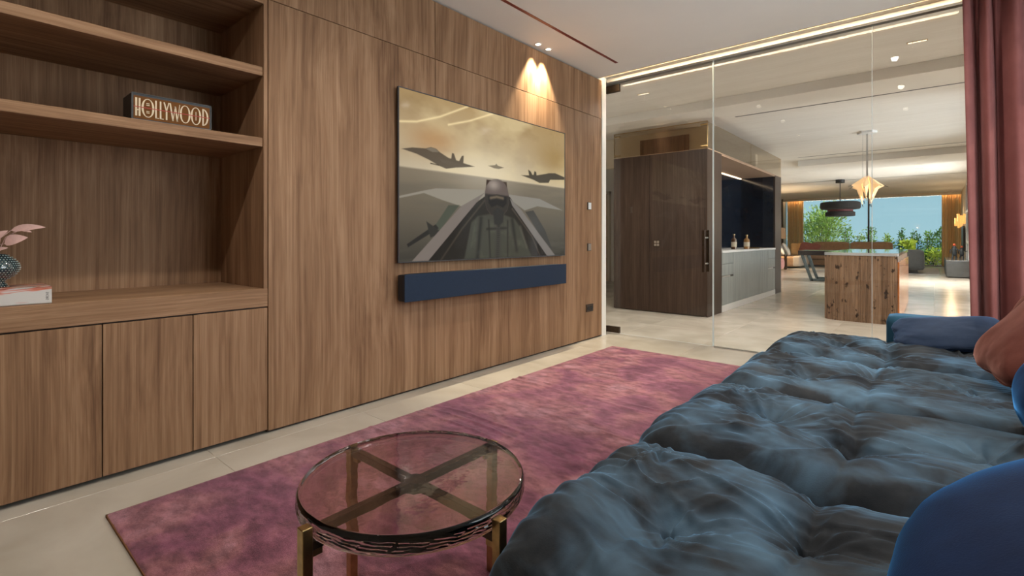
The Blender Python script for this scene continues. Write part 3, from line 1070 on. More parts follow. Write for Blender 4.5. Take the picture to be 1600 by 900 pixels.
# wings and coaming of the aircraft in the foreground
WG = (0.36, 0.33, 0.275)
ink(inside([(.0, .622), (.11, .577), (.165, .557), (.43, .533), (.43, .585), (.294, .656), (.196, .625), (.11, .592), (.0, .634)]), WG)
ink(inside([(.575, .548), (.796, .557), (.985, .633), (.779, .616), (.686, .655), (.575, .575)]), (0.33, 0.31, 0.27))
ink(inside([(.17, .77), (.228, .655), (.285, .65), (.165, .845), (.14, .816)]), (0.12, 0.13, 0.10))
ink(inside([(.033, .898), (.165, .777), (.18, .802), (.039, .916)]), (0.05, 0.048, 0.042))
ink(inside([(.12, .76), (.20, .83), (.14, .86)]), (0.06, 0.058, 0.05))
ink(inside([(.69, .665), (.75, .65), (.84, .80), (.90, .96), (.80, .84)]), (0.10, 0.095, 0.085))
ink(inside([(.43, .575), (.584, .565), (.66, .68), (.86, .999), (.13, .999), (.26, .787), (.375, .628)]), (0.035, 0.030, 0.024))
ink(inside([(.43, .55), (.406, .583), (.13, .999), (.055, .999), (.294, .656)]), (0.26, 0.225, 0.20))
ink(inside([(.584, .575), (.66, .65), (.92, .999), (.854, .999), (.60, .625)]), (0.26, 0.24, 0.22))
ink(line([(.43, .60), (.30, .80), (.19, .999)], 0.004), (0.10, 0.085, 0.065), 0.8)
ink(line([(.60, .65), (.74, .85), (.80, .999)], 0.004), (0.12, 0.10, 0.08), 0.8)
# a plain helmeted flyer with a dark visor, seat behind
ink(inside([(.437, .462), (.563, .462), (.572, .564), (.43, .575)], 0.004), (0.075, 0.045, 0.028))
ink(inside([(.311, .999), (.35, .76), (.385, .715), (.463, .695), (.542, .695), (.615, .72), (.650, .774), (.735, .999)], 0.008), (0.088, 0.090, 0.068))
ink(np.clip((fbm(U * 14, V * 10, 12, 4) - 0.48) * 4, 0, 1) * inside([(.33, .999), (.37, .74), (.62, .74), (.71, .999)], 0.01), (0.15, 0.148, 0.115), 0.55)
for (pl2, wd) in (([(.405, .73), (.385, .999)], .011), ([(.60, .73), (.63, .95)], .011), ([(.44, .80), (.56, .79)], .006), ([(.45, .74), (.46, .999)], .005), ([(.57, .74), (.57, .999)], .005)):
    ink(line(pl2, wd), (0.035, 0.032, 0.028), 0.9)
ink(line([(.655, .78), (.70, .93)], 0.008), (0.16, 0.15, 0.12), 0.6)
hel = inside([(.428, .600), (.428, .545), (.437, .505), (.455, .472), (.480, .454), (.505, .449), (.530, .456), (.553, .476), (.570, .510), (.578, .555), (.578, .610), (.567, .660), (.540, .700), (.465, .703), (.438, .660)], 0.005)
ink(hel, (0.17, 0.135, 0.12))
ink(hel * np.exp(-(((U - 0.480) / 0.035) ** 2 + ((V - 0.492) / 0.035) ** 2)), (0.46, 0.40, 0.35), 0.8)
ink(hel * np.clip((V - 0.553) / 0.012, 0, 1), (0.045, 0.038, 0.033), 0.95)
ink(inside([(.446, .570), (.502, .556), (.562, .566), (.562, .615), (.540, .645), (.503, .630), (.468, .648), (.450, .620)], 0.005), (0.016, 0.016, 0.018))
ink(line([(.462, .585), (.500, .573), (.540, .580)], 0.006), (0.32, 0.25, 0.17), 0.6)
ink(inside([(.476, .680), (.505, .648), (.545, .676), (.540, .748), (.515, .775), (.485, .765)], 0.008), (0.040, 0.038, 0.036))
ink(line([(.512, .76), (.505, .999)], 0.013), (0.040, 0.038, 0.034), 0.9)
for q in range(14):
    ink(line([(.498, .79 + q * .015), (.520, .79 + q * .015)], 0.0025), (0.085, 0.08, 0.07), 0.7)
rgb[:] = np.clip(rgb ** 1.3 * 1.2, 0, 1)
ys = TY0 + t + (TY1 - TY0 - 2 * t) * U
zs = TZ1 - t - (TZ1 - TZ0 - 2 * t) * V
P = np.stack([np.full(U.shape, -2.8300), ys, zs], -1).reshape(-1, 3)
idx = np.arange(W_ * H_).reshape(H_, W_)
F = np.stack([idx[1:, :-1], idx[1:, 1:], idx[:-1, 1:], idx[:-1, :-1]], -1).reshape(-1, 4)
me = bpy.data.meshes.new('screen')
L0 = np.array(WLOC[tv.name])
me.from_pydata((P - L0).tolist(), [], F.tolist())
at = me.color_attributes.new('picture', 'FLOAT_COLOR', 'POINT')
at.data.foreach_set('color', np.concatenate([rgb.reshape(-1, 3), np.ones((W_ * H_, 1))], 1).astype(np.float32).ravel())
sm, nt, b = new_mat('lit_screen')
av = N(nt, 'ShaderNodeVertexColor', layer_name='picture')
b.inputs['Base Color'].default_value = (0.01, 0.01, 0.01, 1)
b.inputs['Roughness'].default_value = 0.10
b.inputs['Specular IOR Level'].default_value = 0.14
nt.links.new(av.outputs['Color'], b.inputs['Emission Color'])
b.inputs['Emission Strength'].default_value = 0.85
me.materials.append(sm)
so = bpy.data.objects.new('screen', me)
COL.objects.link(so)
so.parent = tv
so['label'] = 'lit screen with grey jets over a hazy golden sea'

# ---- soundbar
sb = thing('soundbar', (XW, 3.09, 0.66), 'long dark navy fabric soundbar on the wall under the television', 'soundbar')
CLOTHN = plain('navy_speaker_cloth', (0.008, 0.022, 0.050), 0.9, var=0.35, scale=350, bump=0.5, bscale=700)
P, nr, F = rounded_box((0.085, 1.965, 0.192), 0.018, (6, 20, 8))
MB().add(P + np.array((-2.766 - 0.0425, 3.0925, 0.757)), F).build('case', plain('black_speaker_case', (0.010, 0.011, 0.014), 0.5), sb, smooth=40)
B(-2.770, -2.764, 2.112, 4.073, 0.661, 0.853, bev=0.002).build('front_grille', CLOTHN, sb)
B(XW, -2.846, 2.5, 3.7, 0.70, 0.80).build('wall_bracket', BLACK, sb)

# ---- switches and socket
PLATE = plain('taupe_plate', (0.24, 0.20, 0.165), 0.35, 0.3, var=0.05)
PDARK = plain('brown_metal_plate', (0.055, 0.038, 0.028), 0.35, 0.5, var=0.1)
for (z, lab, pm) in ((1.456, 'upper small wall switch with pale rocker on the walnut wall', WHITE), (1.009, 'lower small grey wall switch on the walnut wall', PLATE)):
    s = thing('wall_switch', (XW, 4.655, z), lab, 'switch', 'switches by the glass door')
    B(XW, XW + 0.009, 4.618, 4.692, z - 0.040, z + 0.040, bev=0.002).build('plate', PDARK, s)
    B(XW + 0.009, XW + 0.013, 4.632, 4.688, z - 0.036, z + 0.036, bev=0.002).build('rocker', pm, s)
s = thing('power_socket', (XW, 4.655, 0.347), 'dark bronze double power socket low on the walnut wall', 'socket')
B(XW, XW + 0.010, 4.595, 4.735, 0.307, 0.387, bev=0.002).build('plate', PDARK, s)
for yy in (4.630, 4.700):
    sk = MB().lathe([(0.023, 0), (0.023, 0.003), (0.019, 0.003), (0.019, 0.0005)], (0, 0, 0), 20)
    sk.v = [(XW + 0.010 + p[2], yy + p[0], 0.347 + p[1]) for p in sk.v]
    sk.build('outlet', BLACK, s, smooth=30)

# ================================================================== RUG
rg = thing('rug', (-1.4, 2.5, 0), 'large plum and rust velvet pile rug under the sofa and round table', 'rug')
RX0, RX1, RY0, RY1 = -2.49, -0.25, 0.45, 4.49
nx, ny = 170, 760
gx, gy = np.meshgrid(np.linspace(RX0, RX1, nx), np.linspace(RY0, RY1, ny), indexing='ij')
gz = 0.016 + 0.0025 * (fbm(gx * 9, gy * 9, 21, 3) - 0.5) + 0.002 * (vnoise(gx * 55, gy * 55, 5) - 0.5)
for (yl, sl, a) in ((2.98, 0.02, 0.011), (2.90, 0.02, 0.009), (2.10, 0.06, 0.009), (2.02, 0.06, 0.008), (1.92, 0.09, 0.007), (1.62, 0.05, 0.006), (2.45, 0.04, 0.005)):
    dd = gy - (yl + sl * np.sin(gx * 2.2) + 0.02 * (vnoise(gx * 4, gx * 0 + yl * 10, 3) - 0.5))
    gz += a * np.exp(-(dd / 0.013) ** 2) * np.clip(1.2 * vnoise(gx * 2.5, gx * 0 + yl * 3, 9), 0.2, 1)
edge = np.minimum(np.minimum(gx - RX0, RX1 - gx), np.minimum(gy - RY0, RY1 - gy))
gz = np.where(edge < 0.012, gz * (0.55 + 0.45 * np.clip(edge / 0.012, 0, 1)), gz)
P = np.stack([gx, gy, gz], -1).reshape(-1, 3)
idx = np.arange(nx * ny).reshape(nx, ny)
F = np.stack([idx[:-1, :-1], idx[1:, :-1], idx[1:, 1:], idx[:-1, 1:]], -1).reshape(-1, 4)
rm, nt, b = new_mat('plum_velvet_pile')
geo = N(nt, 'ShaderNodeNewGeometry')
n1 = N(nt, 'ShaderNodeTexNoise')
n1.inputs['Scale'].default_value = 2.6
n1.inputs['Detail'].default_value = 5
n1.inputs['Distortion'].default_value = 0.8
nt.links.new(geo.outputs['Position'], n1.inputs['Vector'])
r1 = N(nt, 'ShaderNodeValToRGB')
cr = r1.color_ramp
cr.elements[0].position = 0.34
cr.elements[0].color = (0.112, 0.036, 0.054, 1)
cr.elements[1].position = 0.68
cr.elements[1].color = (0.265, 0.138, 0.145, 1)
e = cr.elements.new(0.45)
e.color = (0.160, 0.058, 0.075, 1)
e = cr.elements.new(0.56)
e.color = (0.208, 0.088, 0.084, 1)
nt.links.new(n1.outputs['Fac'], r1.inputs[0])
mp = N(nt, 'ShaderNodeMapping')
mp.inputs['Scale'].default_value = (9, 16, 9)
mp.inputs['Rotation'].default_value = (0, 0, 0.5)
nt.links.new(geo.outputs['Position'], mp.inputs['Vector'])
n2 = N(nt, 'ShaderNodeTexNoise')
n2.inputs['Scale'].default_value = 1.0
n2.inputs['Detail'].default_value = 6
n2.inputs['Roughness'].default_value = 0.7
nt.links.new(mp.outputs[0], n2.inputs['Vector'])
r2 = N(nt, 'ShaderNodeValToRGB')
r2.color_ramp.elements[0].position = 0.38
r2.color_ramp.elements[0].color = (0.55, 0.50, 0.55, 1)
r2.color_ramp.elements[1].position = 0.66
r2.color_ramp.elements[1].color = (1.6, 1.55, 1.75, 1)
nt.links.new(n2.outputs['Fac'], r2.inputs[0])
n3 = N(nt, 'ShaderNodeTexNoise')
n3.inputs['Scale'].default_value = 420
nt.links.new(geo.outputs['Position'], n3.inputs['Vector'])
r3 = N(nt, 'ShaderNodeValToRGB')
r3.color_ramp.elements[0].position = 0.3
r3.color_ramp.elements[0].color = (0.6, 0.6, 0.6, 1)
r3.color_ramp.elements[1].position = 0.7
r3.color_ramp.elements[1].color = (1.4, 1.4, 1.4, 1)
nt.links.new(n3.outputs['Fac'], r3.inputs[0])
m1 = N(nt, 'ShaderNodeMix', data_type='RGBA', blend_type='MULTIPLY')
m1.inputs['Factor'].default_value = 1
nt.links.new(r1.outputs[0], m1.inputs['A'])
nt.links.new(r2.outputs[0], m1.inputs['B'])
m2 = N(nt, 'ShaderNodeMix', data_type='RGBA', blend_type='MULTIPLY')
m2.inputs['Factor'].default_value = 1
nt.links.new(m1.outputs['Result'], m2.inputs['A'])
nt.links.new(r3.outputs[0], m2.inputs['B'])
nt.links.new(m2.outputs['Result'], b.inputs['Base Color'])
b.inputs['Roughness'].default_value = 0.9
b.inputs['Specular IOR Level'].default_value = 0.1
b.inputs['Sheen Weight'].default_value = 0.5
b.inputs['Sheen Tint'].default_value = (0.85, 0.5, 0.6, 1)
b.inputs['Sheen Roughness'].default_value = 0.45
bp = N(nt, 'ShaderNodeBump')
bp.inputs['Strength'].default_value = 0.5
bp.inputs['Distance'].default_value = 0.006
nt.links.new(n3.outputs['Fac'], bp.inputs['Height'])
nt.links.new(bp.outputs[0], b.inputs['Normal'])
MB().add(P, F).build('pile', rm, rg, smooth=60, fix=False)
bd = MB().box(RX0, RX1, RY0, RY0 + 0.008, 0.0005, 0.0105).box(RX0, RX1, RY1 - 0.008, RY1, 0.0005, 0.0105).box(RX0, RX0 + 0.008, RY0, RY1, 0.0005, 0.0105).box(RX1 - 0.008, RX1, RY0, RY1, 0.0005, 0.0105)
bd.build('binding', plain('rust_binding', (0.17, 0.065, 0.018), 0.8, var=0.15, scale=100), rg)

# ================================================================== ROUND SIDE TABLE
CX, CY, RT = -1.104, 0.878, 0.305
tb = thing('side_table', (CX, CY, 0.014), 'round smoked glass side table on crossed brass legs standing on the rug', 'side table')
ZT, ZTB = 0.450, 0.402
TG, nt, b = new_mat('smoked_cast_glass')
b.inputs['Base Color'].default_value = (0.70, 0.57, 0.55, 1)
b.inputs['Transmission Weight'].default_value = 1.0
b.inputs['Roughness'].default_value = 0.02
b.inputs['IOR'].default_value = 1.45
geo = N(nt, 'ShaderNodeNewGeometry')
nz = N(nt, 'ShaderNodeTexNoise')
nz.inputs['Scale'].default_value = 16.0
nt.links.new(geo.outputs['Position'], nz.inputs['Vector'])
bp = N(nt, 'ShaderNodeBump')
bp.inputs['Strength'].default_value = 0.12
bp.inputs['Distance'].default_value = 0.006
nt.links.new(nz.outputs['Fac'], bp.inputs['Height'])
nt.links.new(bp.outputs[0], b.inputs['Normal'])
# one solid disc with a thick rippled edge
nseg, nrow = 220, 16
V_ = [(CX, CY, ZT)]
F_ = []
for rr_ in (0.10, 0.21, RT - 0.012):
    V_ += [(CX + rr_ * math.cos(2 * math.pi * k / nseg), CY + rr_ * math.sin(2 * math.pi * k / nseg), ZT) for k in range(nseg)]
for i in range(nrow + 1):
    t_ = i / nrow
    zz = ZT - t_ * (ZT - ZTB)
    rd = RT - 0.007 * (abs(2 * t_ - 1) ** 5)
    for k in range(nseg):
        a = 2 * math.pi * k / nseg
        rip = 0.0013 * math.sin(t_ * 40 + 2.2 * math.sin(a * 7) + 1.6 * math.sin(a * 23) + 1.1 * math.sin(a * 51 + 9 * t_)) * math.sin(math.pi * t_)
        V_.append((CX + (rd + rip) * math.cos(a), CY + (rd + rip) * math.sin(a), zz))
for rr_ in (RT - 0.014, 0.21, 0.10):
    V_ += [(CX + rr_ * math.cos(2 * math.pi * k / nseg), CY + rr_ * math.sin(2 * math.pi * k / nseg), ZTB) for k in range(nseg)]
V_.append((CX, CY, ZTB))
rows = (len(V_) - 2) // nseg
for k in range(nseg):
    k2 = (k + 1) % nseg
    F_.append((0, 1 + k, 1 + k2))
    for i in range(rows - 1):
        F_.append((1 + i * nseg + k, 1 + (i + 1) * nseg + k, 1 + (i + 1) * nseg + k2, 1 + i * nseg + k2))
    F_.append((len(V_) - 1, 1 + (rows - 1) * nseg + k2, 1 + (rows - 1) * nseg + k))
MB().add(V_, F_).build('glass_top', TG, tb, smooth=50)
for ax in (0, 1):
    for sgn in (-1, 1):
        d = Vector((sgn, 0, 0)) if ax == 0 else Vector((0, sgn, 0))
        n = Vector((-d.y, d.x, 0))
        RL = RT + 0.012
        M = Matrix(((d.x, n.x, 0, CX), (d.y, n.y, 0, CY), (0, 0, 1, 0), (0, 0, 0, 1)))
        leg = MB().box(RL - 0.013, RL + 0.013, -0.013, 0.013, 0.014, 0.436, bev=0.0015, M=M).build('leg', BRONZE, tb)
        MB().box(0.022, RL - 0.013, -0.011, 0.011, 0.378, 0.401, bev=0.0015, M=M).build('cross_bar', DBRONZE, tb)
        MB().box(RL - 0.04, RL - 0.013, -0.006, 0.006, 0.36, 0.378, bev=0.001, M=M).build('brace', BRONZE, leg)
MB().lathe([(0.030, 0.372), (0.030, 0.401)], (CX, CY, 0), 8).build('hub', DBRONZE, tb)

# ================================================================== SOFA


def velvet(name, c0, c1, tint, sheen=1.0, srough=0.35, scale=5.0, nap_highlights=False):
    m, nt, b = new_mat(name)
    geo = N(nt, 'ShaderNodeNewGeometry')
    n1 = N(nt, 'ShaderNodeTexNoise')
    n1.inputs['Scale'].default_value = scale
    n1.inputs['Detail'].default_value = 7
    n1.inputs['Roughness'].default_value = 0.65
    nt.links.new(geo.outputs['Position'], n1.inputs['Vector'])
    r = N(nt, 'ShaderNodeValToRGB')
    r.color_ramp.elements[0].position = 0.33
    r.color_ramp.elements[0].color = (*c0, 1)
    r.color_ramp.elements[1].position = 0.68
    r.color_ramp.elements[1].color = (*c1, 1)
    nt.links.new(n1.outputs['Fac'], r.inputs[0])
    nt.links.new(r.outputs[0], b.inputs['Base Color'])
    b.inputs['Roughness'].default_value = 0.75
    b.inputs['Specular IOR Level'].default_value = 0.12
    b.inputs['Sheen Weight'].default_value = sheen
    b.inputs['Sheen Roughness'].default_value = srough
    if nap_highlights:                                   # brushed pile patches, with blue highlights also put into the base colour
        n3 = N(nt, 'ShaderNodeTexNoise')
        n3.inputs['Scale'].default_value = 3.2
        n3.inputs['Detail'].default_value = 5
        n3.inputs['Distortion'].default_value = 0.7
        oi = N(nt, 'ShaderNodeObjectInfo')
        ad = N(nt, 'ShaderNodeVectorMath', operation='ADD')
        sc_ = N(nt, 'ShaderNodeMath', operation='MULTIPLY')
        sc_.inputs[1].default_value = 20.0
        nt.links.new(oi.outputs['Random'], sc_.inputs[0])
        nt.links.new(geo.outputs['Position'], ad.inputs[0])
        nt.links.new(sc_.outputs[0], ad.inputs[1])
        nt.links.new(ad.outputs[0], n3.inputs['Vector'])
        mr = N(nt, 'ShaderNodeMapRange')
        mr.inputs['From Min'].default_value = 0.36
        mr.inputs['From Max'].default_value = 0.64
        mr.inputs['To Min'].default_value = 0.25
        mr.inputs['To Max'].default_value = 1.0
        nt.links.new(n3.outputs['Fac'], mr.inputs['Value'])
        nt.links.new(mr.outputs[0], b.inputs['Sheen Weight'])
        mxc = N(nt, 'ShaderNodeMix', data_type='RGBA')
        mrc = N(nt, 'ShaderNodeMapRange')
        mrc.inputs['From Min'].default_value = 0.45
        mrc.inputs['From Max'].default_value = 0.72
        nt.links.new(n3.outputs['Fac'], mrc.inputs['Value'])
        nt.links.new(mrc.outputs[0], mxc.inputs['Factor'])
        nt.links.new(r.outputs[0], mxc.inputs['A'])
        mxc.inputs['B'].default_value = (0.085, 0.150, 0.215, 1)
        nt.links.new(mxc.outputs['Result'], b.inputs['Base Color'])
    b.inputs['Sheen Tint'].default_value = (*tint, 1)
    n2 = N(nt, 'ShaderNodeTexNoise')
    n2.inputs['Scale'].default_value = 260
    nt.links.new(geo.outputs['Position'], n2.inputs['Vector'])
    bp = N(nt, 'ShaderNodeBump')
    bp.inputs['Strength'].default_value = 0.12
    bp.inputs['Distance'].default_value = 0.003
    nt.links.new(n2.outputs['Fac'], bp.inputs['Height'])
    nt.links.new(bp.outputs[0], b.inputs['Normal'])
    MATS[name] = m
    return m


SLATE = velvet('slate_velvet', (0.011, 0.013, 0.017), (0.036, 0.038, 0.040), (0.30, 0.64, 1.0), 1.0, 0.30, nap_highlights=True)
BLUEV = velvet('royal_blue_velvet', (0.002, 0.007, 0.032), (0.005, 0.018, 0.062), (0.10, 0.42, 1.0), 1.0, 0.205)
TEAL = velvet('petrol_blue_cloth', (0.016, 0.060, 0.105), (0.03, 0.09, 0.14), (0.2, 0.5, 0.9), 0.5)
RUSTV = velvet('terracotta_velvet', (0.095, 0.027, 0.020), (0.145, 0.046, 0.034), (1.0, 0.50, 0.40), 0.6, 0.3)
INKV = velvet('ink_blue_cloth', (0.011, 0.020, 0.042), (0.024, 0.036, 0.064), (0.25, 0.45, 0.9), 0.45)

sofa = thing('sofa', (0.1, 2.4, 0.0), 'long low slate blue velvet sofa with four crumpled quilted seat cushions', 'sofa')
SX0, SX1 = -0.80, 0.62
YBND = [0.77, 1.57, 2.42, 3.27, 4.08]
B(-0.735, 0.95, 0.74, 4.30, 0.03, 0.33, bev=0.025).build('base', SLATE, sofa)
for (xx, yy) in ((-0.60, 0.85), (-0.60, 4.1), (0.85, 0.85), (0.85, 4.2)):
    B(xx - 0.03, xx + 0.03, yy - 0.03, yy + 0.03, 0.0, 0.03).build('foot', BLACK, sofa)


def crumple(px, py, seed, tufts, creases):
    r_ = np.random.default_rng(seed)
    h = np.zeros_like(px)
    for (tx, ty, dep, rad) in tufts:
        d = np.hypot(px - tx, py - ty)
        h -= dep * np.exp(-(d / rad) ** 1.3)
        # folds pulled in towards the tuft
        nf = r_.integers(9, 13)
        a0 = r_.uniform(0, 6.28)
        for k in range(nf):
            a = a0 + 6.283 * k / nf + r_.uniform(-0.25, 0.25)
            L = r_.uniform(0.10, 0.30)
            bend = r_.uniform(-0.7, 0.7)
            poly = [(tx + 0.02 * math.cos(a), ty + 0.02 * math.sin(a))]
            for q in range(1, 6):
                aa = a + bend * q / 5
                poly.append((tx + L * q / 5 * math.cos(aa), ty + L * q / 5 * math.sin(aa)))
            dd, tt = seg_dist(px, py, poly)
            w = 0.006 + 0.014 * tt
            h += r_.uniform(0.5, 1.0) * 0.018 * np.exp(-(dd / w) ** 2) * (1 - tt) ** 0.7
    x0_, x1_, y0_, y1_ = px.min(), px.max(), py.min(), py.max()
    for k in range(26):
        front = k < 15
        ax = x0_ + (r_.uniform(0.02, 0.30) if front else r_.uniform(0.2, 1.2))
        ay = r_.uniform(y0_ + 0.05, y1_ - 0.05)
        ang = r_.normal(0.0 if front else 0.5, 0.45)
        L = r_.uniform(0.10, 0.26)
        bend = r_.uniform(-0.8, 0.8)
        poly = [(ax, ay)]
        for q in range(5):
            aa = ang + bend * q / 4
            poly.append((poly[-1][0] + L / 5 * math.cos(aa), poly[-1][1] + L / 5 * math.sin(aa)))
        dd, tt = seg_dist(px, py, poly)
        h += r_.uniform(0.006, 0.013) * np.exp(-(dd / r_.uniform(0.007, 0.013)) ** 2) * np.sin(math.pi * np.clip(tt, 0.02, 0.98)) ** 0.6
    for (poly, dep, w) in creases:
        dd, tt = seg_dist(px, py, poly)
        h -= dep * np.exp(-(dd / w) ** 1.2)
    return h


for i in range(4):
    y0, y1 = YBND[i], YBND[i + 1]
    cy = (y0 + y1) / 2
    wy = (y1 - y0) + 0.015
    zb, zt = 0.10, 0.405
    SX0 = -0.808 if i == 0 else -0.845
    P, nr, F = rounded_box((SX1 - SX0, wy, zt - zb), (0.13 if i == 0 else 0.17, 0.11, 0.145), (200, 124, 30))
    P = P + np.array(((SX0 + SX1) / 2, cy, (zb + zt) / 2))
    px, py = P[:, 0], P[:, 1]
    top = np.clip(nr[:, 2], 0, 1)
    flat = np.linalg.norm(nr, axis=1) < 1e-6
    topm = np.where((P[:, 2] > zt - 1e-4), 1.0, top)
    sgn = 1 if i % 2 else -1
    tufts = [(-0.47, cy + 0.06 * sgn, 0.075, 0.11), (-0.22, cy - 0.10 * sgn, 0.062, 0.09), (0.12, cy + 0.04, 0.034, 0.11)]
    tufts += [(-0.63, y1 - 0.16, 0.016, 0.05), (-0.24, y1 - 0.03, 0.030, 0.07)]
    seam = [(-0.215, y0), (-0.205 + 0.015 * sgn, cy - 0.1), (-0.22, cy + 0.1), (-0.225, y1)]
    quilt = [(SX0, cy + 0.02), (-0.47, cy + 0.06 * sgn), (-0.22, cy - 0.10 * sgn), (0.12, cy + 0.04), (SX1, cy)]
    h = crumple(px, py, 100 + i, tufts, [(seam, 0.020, 0.030), (quilt, 0.020, 0.07)])
    h += 0.068 * np.maximum(np.cos(np.clip((py - cy) / (wy / 2), -1, 1) * math.pi / 2), 1e-6) ** 0.5     # crowned across
    h += 0.060 * (fbm(px * 3.1, py * 3.4, 40 + i, 3) - 0.5)
    wr_ = fbm(px * 5 + 3 * fbm(px * 4, py * 4, 70 + i, 2), py * 22 + 5 * fbm(px * 3, py * 3, 90 + i, 2), 55 + i, 3)
    h += 0.022 * (np.abs(wr_ - 0.5) * -2 + 0.3) * np.clip(fbm(px * 4, py * 4, 66 + i, 2) * 2.6 - 0.7, 0, 1)
    P[:, 2] += h * topm
    # gathers over the front and side faces
    side = 1 - topm
    g = 0.010 * np.sin(py * 70 + 4 * fbm(px * 5, P[:, 2] * 9, 31 + i, 2)) * vnoise(py * 6, P[:, 2] * 5, 7 + i)
    fr_ = np.clip((SX0 + 0.30 - px) / 0.25, 0, 1)
    P[:, 0] -= g * fr_
    P[:, 2] += 0.5 * g * fr_ * topm
    if i == 0:      # the soft front gives way to the table leg beside it
        lim = -0.768 - 0.06 * np.clip(np.abs(P[:, 1] - 0.86) / 0.10 - 0.25, 0, 1) ** 1.5
        P[:, 0] = np.where(P[:, 0] < lim + 0.05, lim + 0.05 * np.exp(np.minimum(P[:, 0] - lim - 0.05, 0) / 0.05), P[:, 0])
    MB().add(P, F).build('seat_cushion', SLATE, sofa, smooth=180, fix=True)

# low arm at the far end, back rail
P, nr, F = rounded_box((1.20, 0.20, 0.52), 0.035, (24, 8, 12))
MB().add(P + np.array((-0.245 + 0.60, 4.20, 0.335)), F).build('armrest', TEAL, sofa, smooth=60)
P, nr, F = rounded_box((0.22, 3.5, 0.55), 0.05, (8, 40, 12))
MB().add(P + np.array((0.95, 2.42, 0.30)), F).build('backrest', BLUEV, sofa, smooth=60)


def bolster(c, size, rot, name, mat, parent, seed, p=2.6, n=(48, 48, 24), wob=0.03, pinch=0.0):
    """plump cushion: a super-ellipsoid with soft lumps; pinch squeezes it towards a seam along its edge"""
    P, nr, F = rounded_box((2, 2, 2), 0.98, n)
    d = P / np.maximum(np.linalg.norm(P, axis=1, keepdims=True), 1e-9)
    k = 1.0 / (np.sum(np.abs(d) ** p, axis=1, keepdims=True) ** (1 / p))
    Q = d * k
    if pinch:
        e = np.maximum(np.abs(Q[:, 0]), np.abs(Q[:, 1]))
        Q[:, 2] *= 1 - pinch * e ** 3
        e2 = np.abs(Q[:, 0] * Q[:, 1])
        Q[:, 0] *= 1 + 0.10 * e2
        Q[:, 1] *= 1 + 0.10 * e2
    Q = Q * (1 + wob * (fbm(Q[:, 0] * 2 + 5, Q[:, 1] * 2 + Q[:, 2] * 1.7, seed, 4)[:, None] - 0.5) * 2)
    Q = Q * (np.array(size) / 2)
    R_ = np.array(rot.to_matrix())
    Q = Q @ R_.T + np.array(c)
    return MB().add(Q, F).build(name, mat, parent, smooth=180)


from mathutils import Euler
bolster((0.335, 0.99, 0.605), (0.82, 0.98, 0.40), Euler((0, math.radians(-20), 0)), 'back_cushion', BLUEV, sofa, 3, 2.5, wob=0.02)
bolster((0.50, 2.33, 0.62), (0.62, 0.80, 0.42), Euler((0, math.radians(-30), 0)), 'back_cushion', BLUEV, sofa, 4, 2.5, wob=0.02)


def cushion(name, c, size, rot, mat, label, seed, group=None, seam_mat=None):
    t = thing(name, c, label, 'cushion', group)
    ob = bolster(c, size, rot, 'cover', mat, t, seed, 4.0, (48, 48, 12), wob=0.045, pinch=0.55)
    # corded seam around the edge
    a = np.linspace(0, 2 * math.pi, 65)[:-1]
    d = np.stack([np.cos(a), np.sin(a)], 1)
    k = 1 / (np.sum(np.abs(d) ** 4, 1, keepdims=True) ** 0.25)
    q = d * k
    q = q * (1 + 0.10 * np.abs(q[:, :1] * q[:, 1:]))
    pts = np.concatenate([q * np.array(size[:2]) / 2, np.zeros((64, 1))], 1)
    pts = pts @ np.array(rot.to_matrix()).T + np.array(c)
    MB().tube([tuple(p) for p in np.concatenate([pts, pts[:1]])], 0.004, 6, cap=False).build('piping', seam_mat or mat, t, smooth=60)
    return t


cushion('cushion', (0.06, 3.93, 0.535), (0.50, 0.36, 0.13), Euler((math.radians(18), math.radians(-7), math.radians(4))), INKV, 'flat ink blue cushion lying against the petrol blue armrest', 11)
cushion('cushion', (0.36, 3.12, 0.685), (0.50, 0.50, 0.22), Euler((math.radians(4), math.radians(-50), math.radians(8))), RUSTV, 'large terracotta velvet cushion leaning in front of the other terracotta one', 12, 'terracotta cushions on the sofa')
cushion('cushion', (0.45, 3.72, 0.67), (0.44, 0.44, 0.16), Euler((math.radians(8), math.radians(-55), math.radians(24))), RUSTV, 'terracotta velvet cushion half hidden behind the larger terracotta one', 13, 'terracotta cushions on the sofa')

